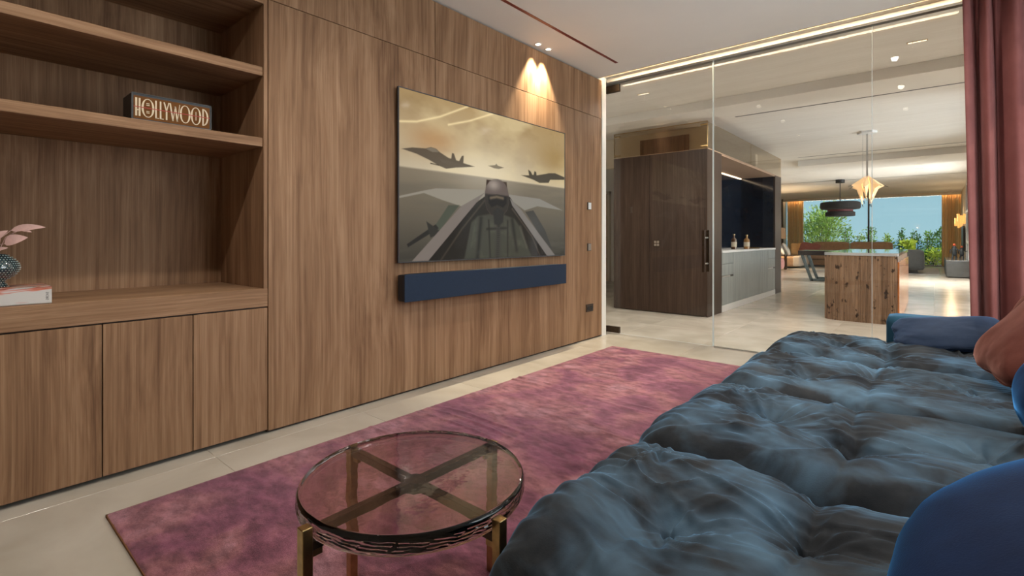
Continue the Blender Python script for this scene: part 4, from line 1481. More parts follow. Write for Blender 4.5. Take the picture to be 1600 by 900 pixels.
# ================================================================== CURTAIN IN THE LOUNGE
def drape(x0, x1, y, z0, z1, nfold, amp, seed, lean=0.0, flare=0.0, nx=260, nz=60, along='x', thick=0.004, head=0.12):
    """hanging pleated cloth; tight gathers at the head opening into deep folds; returns mesh with real thickness"""
    r_ = np.random.default_rng(seed)
    s = np.linspace(0, 1, nx)
    t = np.linspace(0, 1, nz)                       # 0 top, 1 bottom
    S, T = np.meshgrid(s, t, indexing='ij')
    ph = 2 * math.pi * nfold * (S + 0.035 * np.sin(S * 9 + seed) + 0.02 * np.sin(S * 23 + 2 * seed) + 0.012 * T * np.sin(S * 14))
    prof = np.sin(ph) + 0.35 * np.sin(2 * ph + 1.3)
    fine = np.sin(ph * 2.0 + 1.0)
    open_ = np.clip((T - 0.01) / 0.25, 0, 1) ** 0.7
    off = amp * prof * (0.45 + 0.55 * open_) + 0.3 * amp * fine * (1 - open_)
    off += 0.5 * amp * (fbm(S * 5, T * 2.5, seed, 3) - 0.5) * open_
    a = x0 + (x1 - x0) * S + lean * T * (1 - S) + flare * (S - 0.5) * T
    a += 0.25 * amp * np.cos(ph) * open_
    z = z1 - (z1 - z0) * T
    b_ = y + off
    fr = np.stack([a, b_, z], -1) if along == 'x' else np.stack([b_, a, z], -1)
    d = np.gradient(fr, axis=0)
    nn = np.cross(d, np.array((0, 0, 1.0)))
    nn /= np.maximum(np.linalg.norm(nn, axis=-1, keepdims=True), 1e-9)
    bk_ = fr + nn * thick
    n = nx * nz
    idx = np.arange(n).reshape(nx, nz)
    F = np.stack([idx[:-1, :-1], idx[1:, :-1], idx[1:, 1:], idx[:-1, 1:]], -1).reshape(-1, 4).tolist()
    F2 = [[q + n for q in f[::-1]] for f in F]
    rimf = []
    for i in range(nx - 1):
        for k in (0, nz - 1):
            rimf.append([idx[i, k], idx[i + 1, k], idx[i + 1, k] + n, idx[i, k] + n])
    for k in range(nz - 1):
        for i in (0, nx - 1):
            rimf.append([idx[i, k], idx[i, k + 1], idx[i, k + 1] + n, idx[i, k] + n])
    return MB().add(np.concatenate([fr.reshape(-1, 3), bk_.reshape(-1, 3)]), F + F2 + rimf)


DUSTY = velvet('dusty_terracotta_velvet', (0.20, 0.068, 0.062), (0.26, 0.095, 0.085), (1.0, 0.62, 0.6), 0.5, 0.35, 3.0)
ct = thing('curtain', (0.5, 4.86, 0), 'heavy dusty terracotta velvet curtain gathered at the end of the glass', 'curtain')
drape(0.150, 1.10, 4.79, 0.01, 2.935, 6, 0.055, 5, lean=0.055).build('cloth', DUSTY, ct, smooth=180)
drape(0.145, 1.10, 4.795, 2.86, 2.94, 26, 0.022, 9, nx=300, nz=6).build('header_tape', DUSTY, ct, smooth=180)
B(0.15, 1.12, 4.875, 4.895, 2.90, 2.94).build('track', WHITE, ct)

# ================================================================== KITCHEN BLOCK BEYOND THE GLASS
KX0, KX1, KY0, KY1, KZ = -3.87, -2.41, 7.03, 11.40, 2.36
kb = thing('kitchen_block', ((KX0 + KX1) / 2, 9.2, 0), 'tall smoked dark oak cupboard block with an open kitchen niche in its side', 'cupboard block')
for (x0, x1) in ((KX0, -3.272), (-3.268, KX1)):
    B(x0, x1, KY0, KY0 + 0.03, 0.012, KZ, bev=0.0015).build('front_panel', DARKWOOD, kb)
B(KX0 + 0.02, KX1 - 0.06, KY0 + 0.05, KY0 + 0.30, 0.0, 0.012).build('plinth', BLACK, kb)
B(KX1 - 0.03, KX1, KY0 + 0.031, 7.645, 0.0, KZ, bev=0.0015).build('side_panel', DARKWOOD, kb)
B(-3.05, KX1, 10.905, KY1, 0.0, KZ, bev=0.0015).build('end_panel', DARKWOOD, kb)
B(KX0, KX0 + 0.03, KY0 + 0.031, 11.39, 0.0, KZ, bev=0.0015).build('side_panel', DARKWOOD, kb)
B(KX0, KX1, KY0 + 0.031, KY1, KZ + 0.0005, KZ + 0.012).build('top_board', plain('tan_soffit_board', (0.42, 0.28, 0.19), 0.6, var=0.04), kb)
B(-3.05, KX1 - 0.005, 7.65, 10.90, 2.338, KZ, bev=0.001).build('niche_ceiling', plain('tan_soffit_board', (0.42, 0.28, 0.19), 0.6, var=0.04), kb)
B(-3.08, -3.05, 7.65, 10.90, 0.0, KZ).build('niche_back', plain('dark_blue_black_stone', (0.010, 0.016, 0.028), 0.10, var=0.15, scale=3, coat=0.2), kb)
B(-3.05, KX1 - 0.03, 10.885, 10.904, 0.93, 2.337).build('niche_side', plain('dark_blue_black_stone', (0.010, 0.016, 0.028), 0.10, var=0.15, scale=3, coat=0.2), kb)
B(-3.05, KX1 - 0.03, 7.646, 7.66, 0.93, 2.337).build('niche_side', plain('dark_blue_black_stone', (0.010, 0.016, 0.028), 0.10, var=0.15, scale=3, coat=0.2), kb)
B(-3.045, -3.03, 7.70, 10.85, 2.322, 2.337).build('strip_lamp', emit_mat('soffit_strip', (1.0, 0.75, 0.5), 5.0), kb)
# bronze glass gallery on top of the block
tr = thing('glass_gallery', (-3.14, 7.1, KZ + 0.013), 'bronze tinted glass gallery with dark clips on top of the kitchen block', 'glass gallery')
z0, z1 = KZ + 0.014, 2.742
B(KX0 + 0.01, KX1 - 0.012, KY0 + 0.01, KY0 + 0.018, z0, z1).build('pane', TGLASS, tr)
B(KX1 - 0.010, KX1 - 0.002, KY0 + 0.01, 9.2, z0, z1).build('pane', TGLASS, tr)
B(KX1 - 0.010, KX1 - 0.002, 9.206, KY1, z0, z1).build('pane', TGLASS, tr)
for (x, y, dx, dy) in ((KX0 + 0.012, KY0, .09, .03), (KX1 - 0.10, KY0, .098, .03)):
    for zz in (z0 + 0.02, z1 - 0.05):
        B(x, x + dx, y - 0.006 + 0.01, y + dy, zz, zz + 0.022, bev=0.002).build('clip', BRONZE, tr)
fr = MB().box(KX0, KX1, KY0 + 0.006, KY0 + 0.022, z1, z1 + 0.008)
fr.build('top_rail', BRONZE, tr)
B(KX0 + 0.001, KX0 + 0.010, KY0 + 0.006, KY0 + 0.022, z0, z1).build('edge_rail', BRONZE, tr)
B(KX1 - 0.002, KX1 + 0.004, KY0 + 0.002, KY0 + 0.012, z0, z1).build('edge_rail', BRONZE, tr)
sw = thing('switch_plate', (-3.15, KY0, 1.03), 'dark double switch plate on the front of the oak block', 'switch')
B(-3.20, -3.10, KY0 - 0.009, KY0, 0.985, 1.075, bev=0.002).build('plate', DBRONZE, sw)
for xx in (-3.172, -3.128):
    for zz in (1.008, 1.052):
        B(xx - 0.017, xx + 0.017, KY0 - 0.013, KY0 - 0.009, zz - 0.017, zz + 0.017, bev=0.002).build('button', PLATE, sw)
# base units in the niche
HAND = plain('dark_grip_recess', (0.02, 0.02, 0.022), 0.4)


def drawer_unit(y0, y1, lab):
    c = thing('drawer_unit', (-2.7, (y0 + y1) / 2, 0), lab, 'drawer unit', 'grey kitchen base units')
    B(-3.04, KX1 - 0.022, y0, y1, 0.10, 0.885).build('body', BLACK, c)
    for (z0, z1) in ((0.102, 0.515), (0.545, 0.715), (0.719, 0.884)):
        dr = B(KX1 - 0.021, KX1, y0 + 0.002, y1 - 0.002, z0, z1, bev=0.001).build('drawer', GREYWOOD, c)
        if z0 == 0.102:
            B(KX1 - 0.021, KX1 + 0.001, y0 + 0.003, y0 + (y1 - y0) * .72, z1 + 0.002, z1 + 0.026).build('grip', STEEL, dr)
            B(KX1 - 0.021, KX1 + 0.001, y0 + (y1 - y0) * .72, y1 - 0.003, z1 + 0.002, z1 + 0.028).build('grip', BLACK, dr)
    return c


def door_unit(y0, y1, lab):
    c = thing('base_unit', (-2.7, (y0 + y1) / 2, 0), lab, 'cabinet', 'grey kitchen base units')
    B(-3.04, KX1 - 0.022, y0, y1, 0.10, 0.885).build('body', BLACK, c)
    ym = (y0 + y1) / 2
    for (a, d) in ((y0, ym), (ym, y1)):
        B(KX1 - 0.021, KX1, a + 0.002, d - 0.002, 0.102, 0.884, bev=0.001).build('door', GREYWOOD, c)
    return c


drawer_unit(7.655, 8.21, 'grey oak drawer unit at the near end of the kitchen niche')
door_unit(8.212, 9.25, 'two door grey oak kitchen unit nearer the glass partition')
door_unit(9.252, 10.34, 'two door grey oak kitchen unit further from the glass partition')
drawer_unit(10.342, 10.895, 'grey oak drawer unit at the far end of the kitchen niche')
tag(B(-3.0, KX1 + 0.002, 7.66, 10.895, 0.0, 0.098, bev=0.002).build('plinth_board', WHITE), 'white plinth along the foot of the grey kitchen units', 'plinth')
tag(B(-3.04, KX1 + 0.012, 7.662, 10.883, 0.886, 0.92, bev=0.003).build('kitchen_worktop', WHITE), 'thin white worktop in the dark kitchen niche', 'worktop')
fa = thing('faucet', (-2.85, 8.15, 0.92), 'slim arched chrome faucet on the niche worktop', 'faucet')
MB().lathe([(0.03, 0), (0.03, 0.02), (0.012, 0.03)], (-2.85, 8.15, 0.9205), 16).build('base', STEEL, fa, smooth=40)
arc = [(-2.85, 8.15, 0.94), (-2.85, 8.15, 1.22)] + [(-2.85 + 0.12 * (1 - math.cos(t)), 8.15, 1.22 + 0.12 * math.sin(t)) for t in np.linspace(0.2, 3.0, 10)] + [(-2.61, 8.15, 1.16)]
MB().tube(arc, 0.011, 10).build('spout', STEEL, fa, smooth=60)
BOT = [(-2.62, 8.95, 0.26, 0.045, (0.10, 0.05, 0.025), 'dark brown bottle on the niche worktop left of the amber one'), (-2.55, 9.45, 0.25, 0.05, (0.34, 0.17, 0.05), 'amber square bottle with pale label on the niche worktop'), (-2.80, 8.35, 0.24, 0.042, (0.06, 0.06, 0.06), 'dark bottle beside the kitchen faucet')]
for (x, y, h, rd, c, lab) in BOT:
    t = thing('bottle', (x, y, 0.92), lab, 'bottle', 'bottles in the kitchen niche')
    MB().lathe([(rd, 0), (rd, h * .60), (rd * .85, h * .68), (rd * .33, h * .76), (rd * .33, h * .93)], (x, y, 0.9205), 14).build('glass', plain('bottle_%d' % int(c[0] * 100), c, 0.1, var=0.2, spec=0.8), t, smooth=40)
    MB().lathe([(rd * .4, h * .93), (rd * .4, h)], (x, y, 0.9205), 12).build('cap', BRONZE, t, smooth=40)
    MB().lathe([(rd * 1.02, h * .16), (rd * 1.02, h * .48)], (x, y, 0.9205), 14).build('paper_label', plain('cream_bottle_label', (0.55, 0.48, 0.36), 0.6), t, smooth=40)
ty_ = thing('tray', (-2.52, 9.75, 0.92), 'small brass dish on the niche worktop', 'dish')
MB().lathe([(0.10, 0.0), (0.15, 0.022), (0.146, 0.022), (0.096, 0.005)], (-2.55, 9.85, 0.9205), 20, closed=True).build('bowl', BRONZE, ty_, smooth=50)

# ================================================================== ISLAND
il = thing('kitchen_island', (-0.75, 9.4, 0), 'fluted brown wood kitchen island with shiny pale top and curved end', 'kitchen island')
IX0, IX1, IY0, IY1 = -1.17, -0.345, 7.93, 10.9
# outline with one big rounded corner on the left of the near end, flutes all round
def outline(inset, flute):
    R_ = 0.30
    base = []
    for t in np.linspace(math.pi, 1.5 * math.pi, 40):
        base.append((IX0 + R_ + R_ * math.cos(t), IY0 + R_ * 0.55 + R_ * 0.55 * math.sin(t)))
    base += [(x, IY0) for x in np.linspace(IX0 + R_ + 0.01, IX1 - 0.03, 70)]
    base += [(IX1 - 0.03 + 0.03 * math.sin(t), IY0 + 0.03 - 0.03 * math.cos(t)) for t in np.linspace(0.2, math.pi / 2, 6)]
    base += [(IX1, y) for y in np.linspace(IY0 + 0.05, IY1, 10)]
    base += [(IX0, y) for y in np.linspace(IY1, IY0 + R_ * .56, 60)]
    P_ = np.array(base)
    # arc length resample
    Q = np.concatenate([P_, P_[:1]])
    L = np.concatenate([[0], np.cumsum(np.linalg.norm(np.diff(Q, axis=0), axis=1))])
    n = 1500
    s = np.linspace(0, L[-1], n, endpoint=False)
    X = np.interp(s, L, Q[:, 0])
    Y = np.interp(s, L, Q[:, 1])
    T = np.stack([np.roll(X, -2) - np.roll(X, 2), np.roll(Y, -2) - np.roll(Y, 2)], 1)
    T /= np.maximum(np.linalg.norm(T, axis=1, keepdims=True), 1e-9)
    Nn = np.stack([T[:, 1], -T[:, 0]], 1)
    h = flute * np.abs(np.sin(math.pi * s / 0.026)) ** 0.6
    side = (X > IX1 - 0.004)
    h = np.where(side, 0, h)
    return [(X[i] + Nn[i, 0] * (h[i] - inset), Y[i] + Nn[i, 1] * (h[i] - inset)) for i in range(n)]


ol = outline(0.014, 0.009)
n = len(ol)
mb = MB()
mb.add([(p[0], p[1], 0.0) for p in ol] + [(p[0], p[1], 0.875) for p in ol], [(i, (i + 1) % n, n + (i + 1) % n, n + i) for i in range(n)])
o = mb.build('fluted_body', ISLWOOD, il, smooth=60)
ot = outline(0.0, 0.0)[::6]
TOPM = plain('polished_pale_stone_top', (0.36, 0.37, 0.38), 0.04, var=0.06, scale=4, coat=0.6, spec=1.0)
MB().prism(ot, 0.876, 0.915, 'z').build('top', TOPM, il)
B(IX1 - 0.012, IX1 + 0.006, IY0 + 0.06, IY1 - 0.02, 0.02, 0.80, bev=0.002).build('end_panel', plain('amber_onyx_panel', (0.50, 0.16, 0.035), 0.2, var=0.5, scale=3.0, coat=0.5), il)  # orange sunlight on the island's end put into the panel colour

# dark dining table behind the island
dt = thing('dining_table', (-2.0, 15.3, 0), 'dark slab dining table on slanted bluish steel legs behind the island', 'table')
B(-2.74, -1.05, 14.85, 15.85, 0.67, 0.79, bev=0.006).build('table_top', plain('dark_stained_slab', (0.035, 0.028, 0.032), 0.15, var=0.2), dt)
BLS = plain('blued_steel', (0.16, 0.21, 0.24), 0.25, 0.8, var=0.1)
for yy in (14.95, 15.75):
    lg = MB()
    for (xa, xb) in ((-2.66, -2.44), (-1.30, -1.52)):
        d_ = 0.035
        lg.add([(xa - d_, yy - d_, 0.67), (xa + d_, yy - d_, 0.67), (xa + d_, yy + d_, 0.67), (xa - d_, yy + d_, 0.67),
                (xb - d_, yy - d_, 0.0), (xb + d_, yy - d_, 0.0), (xb + d_, yy + d_, 0.0), (xb - d_, yy + d_, 0.0)],
               [(0, 1, 2, 3), (7, 6, 5, 4), (0, 4, 5, 1), (1, 5, 6, 2), (2, 6, 7, 3), (3, 7, 4, 0)])
    lg.box(-2.44, -1.52, yy - 0.035, yy + 0.035, 0.0, 0.06)
    lg.build('leg_frame', BLS, dt)

# ================================================================== PENDANTS
pm_ = plain('soft_black_felt', (0.004, 0.0035, 0.0035), 0.95, var=0.2)
pd = thing('drum_pendant', (-2.19, 18.0, ZC), 'big black two tier drum pendant hanging before the sea window', 'pendant lamp')
c = (-2.19, 18.0, 0)
MB().lathe([(0.12, 2.80), (0.12, 2.90)], c, 24).build('ceiling_rose', BLACK, pd, smooth=40)
MB().tube([(-2.19, 18.0, 2.22), (-2.19, 18.0, 2.80)], 0.012, 8).build('rod', BLACK, pd)
MB().lathe([(0.02, 2.22), (0.46, 2.22), (0.51, 2.20), (0.52, 2.16), (0.52, 2.04), (0.49, 2.00), (0.36, 1.985)], c, 48).build('upper_drum', pm_, pd, smooth=50)
MB().lathe([(0.33, 1.995), (0.33, 1.915)], c, 40).build('red_waist', plain('deep_red_waist', (0.09, 0.012, 0.012), 0.7), pd, smooth=50)
MB().lathe([(0.33, 1.93), (0.385, 1.905), (0.385, 1.795), (0.36, 1.785)], c, 40).build('lower_drum', pm_, pd, smooth=50)
MB().lathe([(0.36, 1.79), (0.0001, 1.795)], c, 40).build('diffuser', plain('amber_diffuser', (0.5, 0.25, 0.10), 0.6, emit=(1.0, 0.5, 0.2), estr=0.35), pd)

op = thing('paper_pendant', (-0.86, 10.2, ZC), 'glowing folded parchment pendant like draped handkerchiefs over the island', 'pendant lamp')
c = Vector((-0.86, 10.2, 0))
MB().lathe([(0.135, 2.862), (0.14, 2.868), (0.14, 2.90)], (c.x, c.y, 0), 6).build('ceiling_rose', WHITE, op)
B(c.x - 0.012, c.x + 0.012, c.y - 0.012, c.y + 0.012, 2.10, 2.865).build('rod', STEEL, op)
MB().tube([(c.x - 0.06, c.y, 2.05), (c.x - 0.06, c.y, 2.865)], 0.003, 6).build('cable', STEEL, op)
PAR = plain('lit_parchment', (0.78, 0.55, 0.32), 0.7, var=0.10, scale=8, emit=(1.0, 0.60, 0.27), estr=0.55)
tips = [(-0.21, 1.975, -.05), (0.21, 1.965, .06), (-0.10, 2.13, .2), (0.08, 2.15, -.2)]
for k in range(7):
    a = 2 * math.pi * k / 7 + 0.15
    ra = 0.235 + 0.02 * math.sin(k * 3.3)
    tip = Vector((math.cos(a) * ra, math.sin(a) * ra, 1.975 + 0.03 * math.sin(k * 2.1)))
    top = Vector((0.02 * math.cos(a), 0.02 * math.sin(a), 2.155))
    l_ = Vector((math.cos(a - .42) * 0.125, math.sin(a - .42) * 0.125, 2.02))
    r_2 = Vector((math.cos(a + .42) * 0.125, math.sin(a + .42) * 0.125, 2.02))
    mid = Vector((math.cos(a) * 0.155, math.sin(a) * 0.155, 1.93))
    tl = Vector((math.cos(a - .2) * 0.085, math.sin(a - .2) * 0.085, 1.82))
    tail = Vector((math.cos(a) * (0.05 + 0.02 * (k % 2)), math.sin(a) * (0.05 + 0.02 * (k % 2)), 1.68 + 0.055 * (k % 3)))
    V_ = [top, l_, tip, r_2, mid, tl, tail]
    tri = [(0, 1, 2), (0, 2, 3), (1, 4, 2), (2, 4, 3), (1, 5, 4), (4, 5, 6), (4, 6, 3)]
    mb = MB()
    mb.add([v + c for v in V_] + [v * 1.0 + c - Vector((v.x, v.y, 0)) * 0.03 for v in V_], tri + [(p + 7, r + 7, q + 7) for (p, q, r) in tri])
    fo = mb.build('paper_fold', PAR, op, fix=False)
    MB().tube([c + tip, c + tip + Vector((math.cos(a) * .05, math.sin(a) * .05, -.02))], [0.006, 0.002], 6).build('tip_pin', DBRONZE, fo)
    MB().tube([c + tail, c + tail + Vector((0.01, 0.0, -.05))], [0.007, 0.004], 6).build('tassel', BLS, fo)
pl_ = bpy.data.lights.new('parchment_bulb', 'POINT')
pl_.energy = 6
pl_.color = (1, 0.65, 0.35)
pl_.shadow_soft_size = 0.04
po = bpy.data.objects.new('parchment_bulb', pl_)
COL.objects.link(po)
po.parent = op
po.location = (0, 0, 1.80 - ZC)

# ================================================================== SEA WINDOW AND DRAPES
YW = 26.0
w2 = sroot('window_2', (-2.1, YW, 0), 'very wide floor to ceiling window onto the sea', 'window')
for (x0, x1) in ((-4.62, -2.16), (-2.12, 0.30)):
    B(x0, x1, YW, YW + 0.012, 0.03, 2.86).build('pane', GLASS, w2)
fr = MB().box(-5.32, 0.9, YW - 0.03, YW + 0.05, 0.0, 0.03).box(-5.32, 0.9, YW - 0.03, YW + 0.05, 2.84, 2.90)
fr.build('window_frame', BLACK, w2)
B(-2.17, -2.11, YW - 0.03, YW + 0.05, 0.03, 2.84).build('mullion', BLACK, w2)
B(-4.66, -4.60, YW - 0.03, YW + 0.05, 0.03, 2.84).build('mullion', BLACK, w2)
B(0.28, 0.34, YW - 0.03, YW + 0.05, 0.03, 2.84).build('mullion', BLACK, w2)
B(-5.32, -4.66, YW, YW + 0.012, 0.03, 2.84).build('pane', GLASS, w2)
B(0.34, 0.80, YW, YW + 0.012, 0.03, 2.84).build('pane', GLASS, w2)
struct('trim_6', B(-5.32, XH, 25.55, 25.60, 2.80, ZC), CREAM, 'cream pelmet above the sea window')
pls = thing('pelmet_strip', (-2.2, 25.63, 2.86), 'warm strip light hidden behind the cream pelmet of the sea window', 'strip light')
B(-5.2, 0.78, 25.605, 25.615, 2.84, 2.852).build('diffuser', emit_mat('pelmet_led', (1.0, 0.72, 0.44), 36.0), pls)
SHEER = plain('wheat_linen', (0.74, 0.60, 0.40), 0.8, var=0.12, scale=6, bump=0.2)
_nt = SHEER.node_tree
_tr = N(_nt, 'ShaderNodeBsdfTranslucent')
_tr.inputs[0].default_value = (0.97, 0.80, 0.52, 1)
_mx = N(_nt, 'ShaderNodeMixShader')
_mx.inputs[0].default_value = 0.78
_nt.links.new(_nt.nodes['Principled BSDF'].outputs[0], _mx.inputs[1])
_nt.links.new(_tr.outputs[0], _mx.inputs[2])
_nt.links.new(_mx.outputs[0], _nt.nodes['Material Output'].inputs[0])
for (x0, x1, lab, sd2) in ((-5.20, -4.52, 'wheat linen curtain at the left end of the sea window', 3), (0.22, 0.78, 'wheat linen curtain at the right end of the sea window', 8)):
    cc = thing('linen_curtain', ((x0 + x1) / 2, 25.75, 0), lab, 'curtain', 'curtains at the sea window')
    drape(x0, x1, 25.75, 0.02, 2.88, 8, 0.05, sd2, nx=140, nz=16).build('cloth', SHEER, cc, smooth=180)
    B(x0, x1, 25.735, 25.765, 2.88, 2.90).build('track', WHITE, cc)
# tall pilasters beside the left curtain and white framed glazing in the right wall
struct('trim_7', B(-5.32, -5.26, 24.2, 24.3, 0, ZC).box(-5.32, -5.26, 25.2, 25.3, 0, ZC), DBRONZE, 'dark vertical battens on the cream wall by the sea window')
w6 = sroot('window_6', (XH, 20, 0), 'tall white framed dark glazing in the right wall near the sea window', 'window')
B(XH - 0.03, XH - 0.02, 17.9, 20.9, 0.2, 2.8).build('pane', plain('dark_glazing', (0.02, 0.03, 0.04), 0.06, var=0.2, spec=0.8), w6)
for yy in (17.8, 19.3, 20.8):
    B(XH - 0.06, XH, yy, yy + 0.14, 0, 2.88, bev=0.003).build('frame_post', WHITE, w6)
for zz in (0.0, 0.95, 1.9, 2.75):
    for (a, d) in ((17.94, 19.3), (19.44, 20.8)):
        B(XH - 0.055, XH, a, d, zz, zz + (0.2 if zz == 0 else 0.07), bev=0.003).build('frame_bar', WHITE, w6)

# ================================================================== FAR SEATING
TAN = plain('tan_upholstery', (0.30, 0.185, 0.105), 0.85, var=0.12, scale=10, sheen=0.3)
BEI = plain('beige_upholstery', (0.46, 0.40, 0.33), 0.85, var=0.08, scale=10, sheen=0.3)


def rbox(name, mat, parent, x0, x1, y0, y1, z0, z1, r=0.05):
    P, nr, F = rounded_box((x1 - x0, y1 - y0, z1 - z0), r, (8, 8, 8))
    return MB().add(P + np.array(((x0 + x1) / 2, (y0 + y1) / 2, (z0 + z1) / 2)), F).build(name, mat, parent, smooth=60)


fs = thing('corner_sofa', (-3.0, 22.0, 0), 'tan and beige corner sofa in front of the sea window', 'sofa')
rbox('base', TAN, fs, -3.95, -1.15, 22.4, 23.4, 0.06, 0.30)
for (x0, x1) in ((-3.90, -2.55), (-2.53, -1.18)):
    rbox('seat', TAN, fs, x0, x1, 22.3, 23.2, 0.29, 0.50, 0.07)
for (x0, x1) in ((-3.75, -2.52), (-2.50, -1.18)):
    rbox('backrest', TAN, fs, x0, x1, 23.15, 23.42, 0.30, 0.98, 0.09)
rbox('chaise', TAN, fs, -4.95, -3.75, 20.6, 22.6, 0.06, 0.44, 0.07)
rbox('chaise_throw', BEI, fs, -3.98, -3.73, 20.58, 22.3, 0.08, 0.46, 0.05)
rbox('side_back', TAN, fs, -5.1, -4.85, 20.8, 23.4, 0.30, 0.90, 0.09)


def small_cushion(c, size, rot, mat, lab, sd2):
    t = thing('cushion', c, lab, 'cushion', 'cushions on the corner sofa')
    bolster(c, size, rot, 'cover', mat, t, sd2, 4.0, (14, 14, 6), wob=0.03, pinch=0.7)


PALE = plain('pale_blue_linen', (0.55, 0.60, 0.62), 0.85, var=0.06)
OCH = plain('ochre_linen', (0.48, 0.30, 0.13), 0.85, var=0.08)
RUS = plain('russet_linen', (0.17, 0.050, 0.038), 0.85, var=0.1)
rz = lambda x, y, z: Euler((math.radians(x), math.radians(y), math.radians(z)))
small_cushion((-4.50, 21.1, 0.72), (0.55, 0.55, 0.18), rz(0, 65, 15), PALE, 'pale blue cushion nearest the floor lamp', 21)
small_cushion((-4.33, 21.35, 0.70), (0.52, 0.52, 0.16), rz(0, 62, 10), PALE, 'second pale blue cushion leaning beside the first', 22)
small_cushion((-4.05, 22.0, 0.70), (0.50, 0.50, 0.16), rz(60, 0, 12), OCH, 'ochre cushion between the pale blue ones and the russet one', 23)
small_cushion((-3.62, 21.8, 0.74), (0.66, 0.44, 0.17), rz(62, 8, 0), RUS, 'russet cushion on the corner sofa behind the dining table', 24)
fl = thing('floor_lamp', (-4.40, 20.3, 0), 'lamp with square brown shade beside the corner sofa', 'lamp')
B(-4.52, -4.28, 20.18, 20.42, 0.0, 0.02, bev=0.003).build('base', DBRONZE, fl)
MB().tube([(-4.40, 20.3, 0.02), (-4.40, 20.3, 1.2)], 0.02, 8).build('pole', DBRONZE, fl)
sh = MB().lathe([(0.23, 1.10), (0.21, 1.50), (0.205, 1.50), (0.225, 1.10)], (-4.36, 20.3, 0), 20, closed=True)
sh.build('shade', plain('brown_shade', (0.26, 0.16, 0.085), 0.8, var=0.06, emit=(1.0, 0.55, 0.25), estr=0.05), fl, smooth=40)
def bulb(parent, loc, energy, col=(1, 0.72, 0.42), rad=0.05):
    ld = bpy.data.lights.new('lamp_bulb', 'POINT')
    ld.energy = energy
    ld.color = col
    ld.shadow_soft_size = rad
    lo = bpy.data.objects.new('lamp_bulb', ld)
    COL.objects.link(lo)
    lo.parent = parent
    lo.location = Vector(loc) - Vector(WLOC[parent.name])


bulb(fl, (-4.36, 20.3, 1.32), 90)
st = thing('side_stand', (-4.25, 19.9, 0), 'slim dark bronze side stand in front of the corner sofa', 'side table')
B(-4.40, -4.02, 19.75, 20.05, 0.50, 0.53, bev=0.004).build('table_top', DBRONZE, st)
for (xx, yy) in ((-4.06, 19.78), (-4.06, 20.0), (-4.36, 19.78), (-4.36, 20.0)):
    B(xx - 0.02, xx + 0.02, yy - 0.02, yy + 0.02, 0, 0.50).build('leg', DBRONZE, st)
pf = thing('pouf', (-4.15, 19.2, 0), 'round pink pouf at the edge of the kitchen block', 'pouf')
bolster((-4.22, 19.2, 0.235), (0.50, 0.50, 0.44), Euler((0, 0, 0)), 'cover', plain('pink_boucle', (0.55, 0.26, 0.24), 0.9, var=0.08, sheen=0.4), pf, 31, 3.2, (20, 20, 12))
frg = thing('grey_rug', (-1.5, 21.5, 0), 'flat pale grey rug under the far seating', 'rug')
B(-3.9, 0.12, 19.6, 24.0, 0.0005, 0.016, bev=0.004).build('pile', plain('grey_wool', (0.30, 0.30, 0.29), 0.9, var=0.1, scale=30), frg)
ac = thing('grey_armchair', (-0.6, 20.5, 0.016), 'boxy charcoal armchair with rounded back on the grey rug', 'armchair')
CHAR = plain('charcoal_upholstery', (0.045, 0.050, 0.052), 0.8, var=0.15, sheen=0.3)
rbox('backrest', CHAR, ac, -1.15, -0.24, 19.75, 20.0, 0.12, 0.76, 0.10)
rbox('seat', CHAR, ac, -1.08, -0.31, 19.98, 20.75, 0.20, 0.45, 0.07)
for (x0, x1) in ((-1.15, -0.97), (-0.42, -0.24)):
    rbox('armrest', CHAR, ac, x0, x1, 19.95, 20.75, 0.12, 0.62, 0.07)
B(-1.05, -0.40, 19.9, 20.65, 0.016, 0.13).build('plinth', BLACK, ac)
sd = thing('sideboard', (0.5, 20.0, 0), 'low dark grey sideboard against the right wall near the sea window', 'sideboard')
GRD = plain('dark_grey_oak', (0.075, 0.078, 0.078), 0.4, var=0.15, scale=6)
B(0.265, 0.745, 18.61, 22.3, 0.03, 0.47, bev=0.004).build('body', GRD, sd)
B(0.255, 0.745, 18.6, 22.32, 0.47, 0.49, bev=0.003).build('top', plain('pale_stone_edge', (0.30, 0.32, 0.34), 0.1), sd)
B(0.30, 0.70, 18.7, 22.2, 0.0, 0.03).build('plinth', BLACK, sd)
for q in range(3):
    B(0.252, 0.264, 18.66 + q * 1.21, 18.66 + q * 1.21 + 1.19, 0.05, 0.46, bev=0.002).build('door', GRD, sd)
# two small figures on the sideboard: dark dancing pair with red caps
def shrink(o, c, f):
    for v in o.data.vertices:
        v.co *= f
    return o


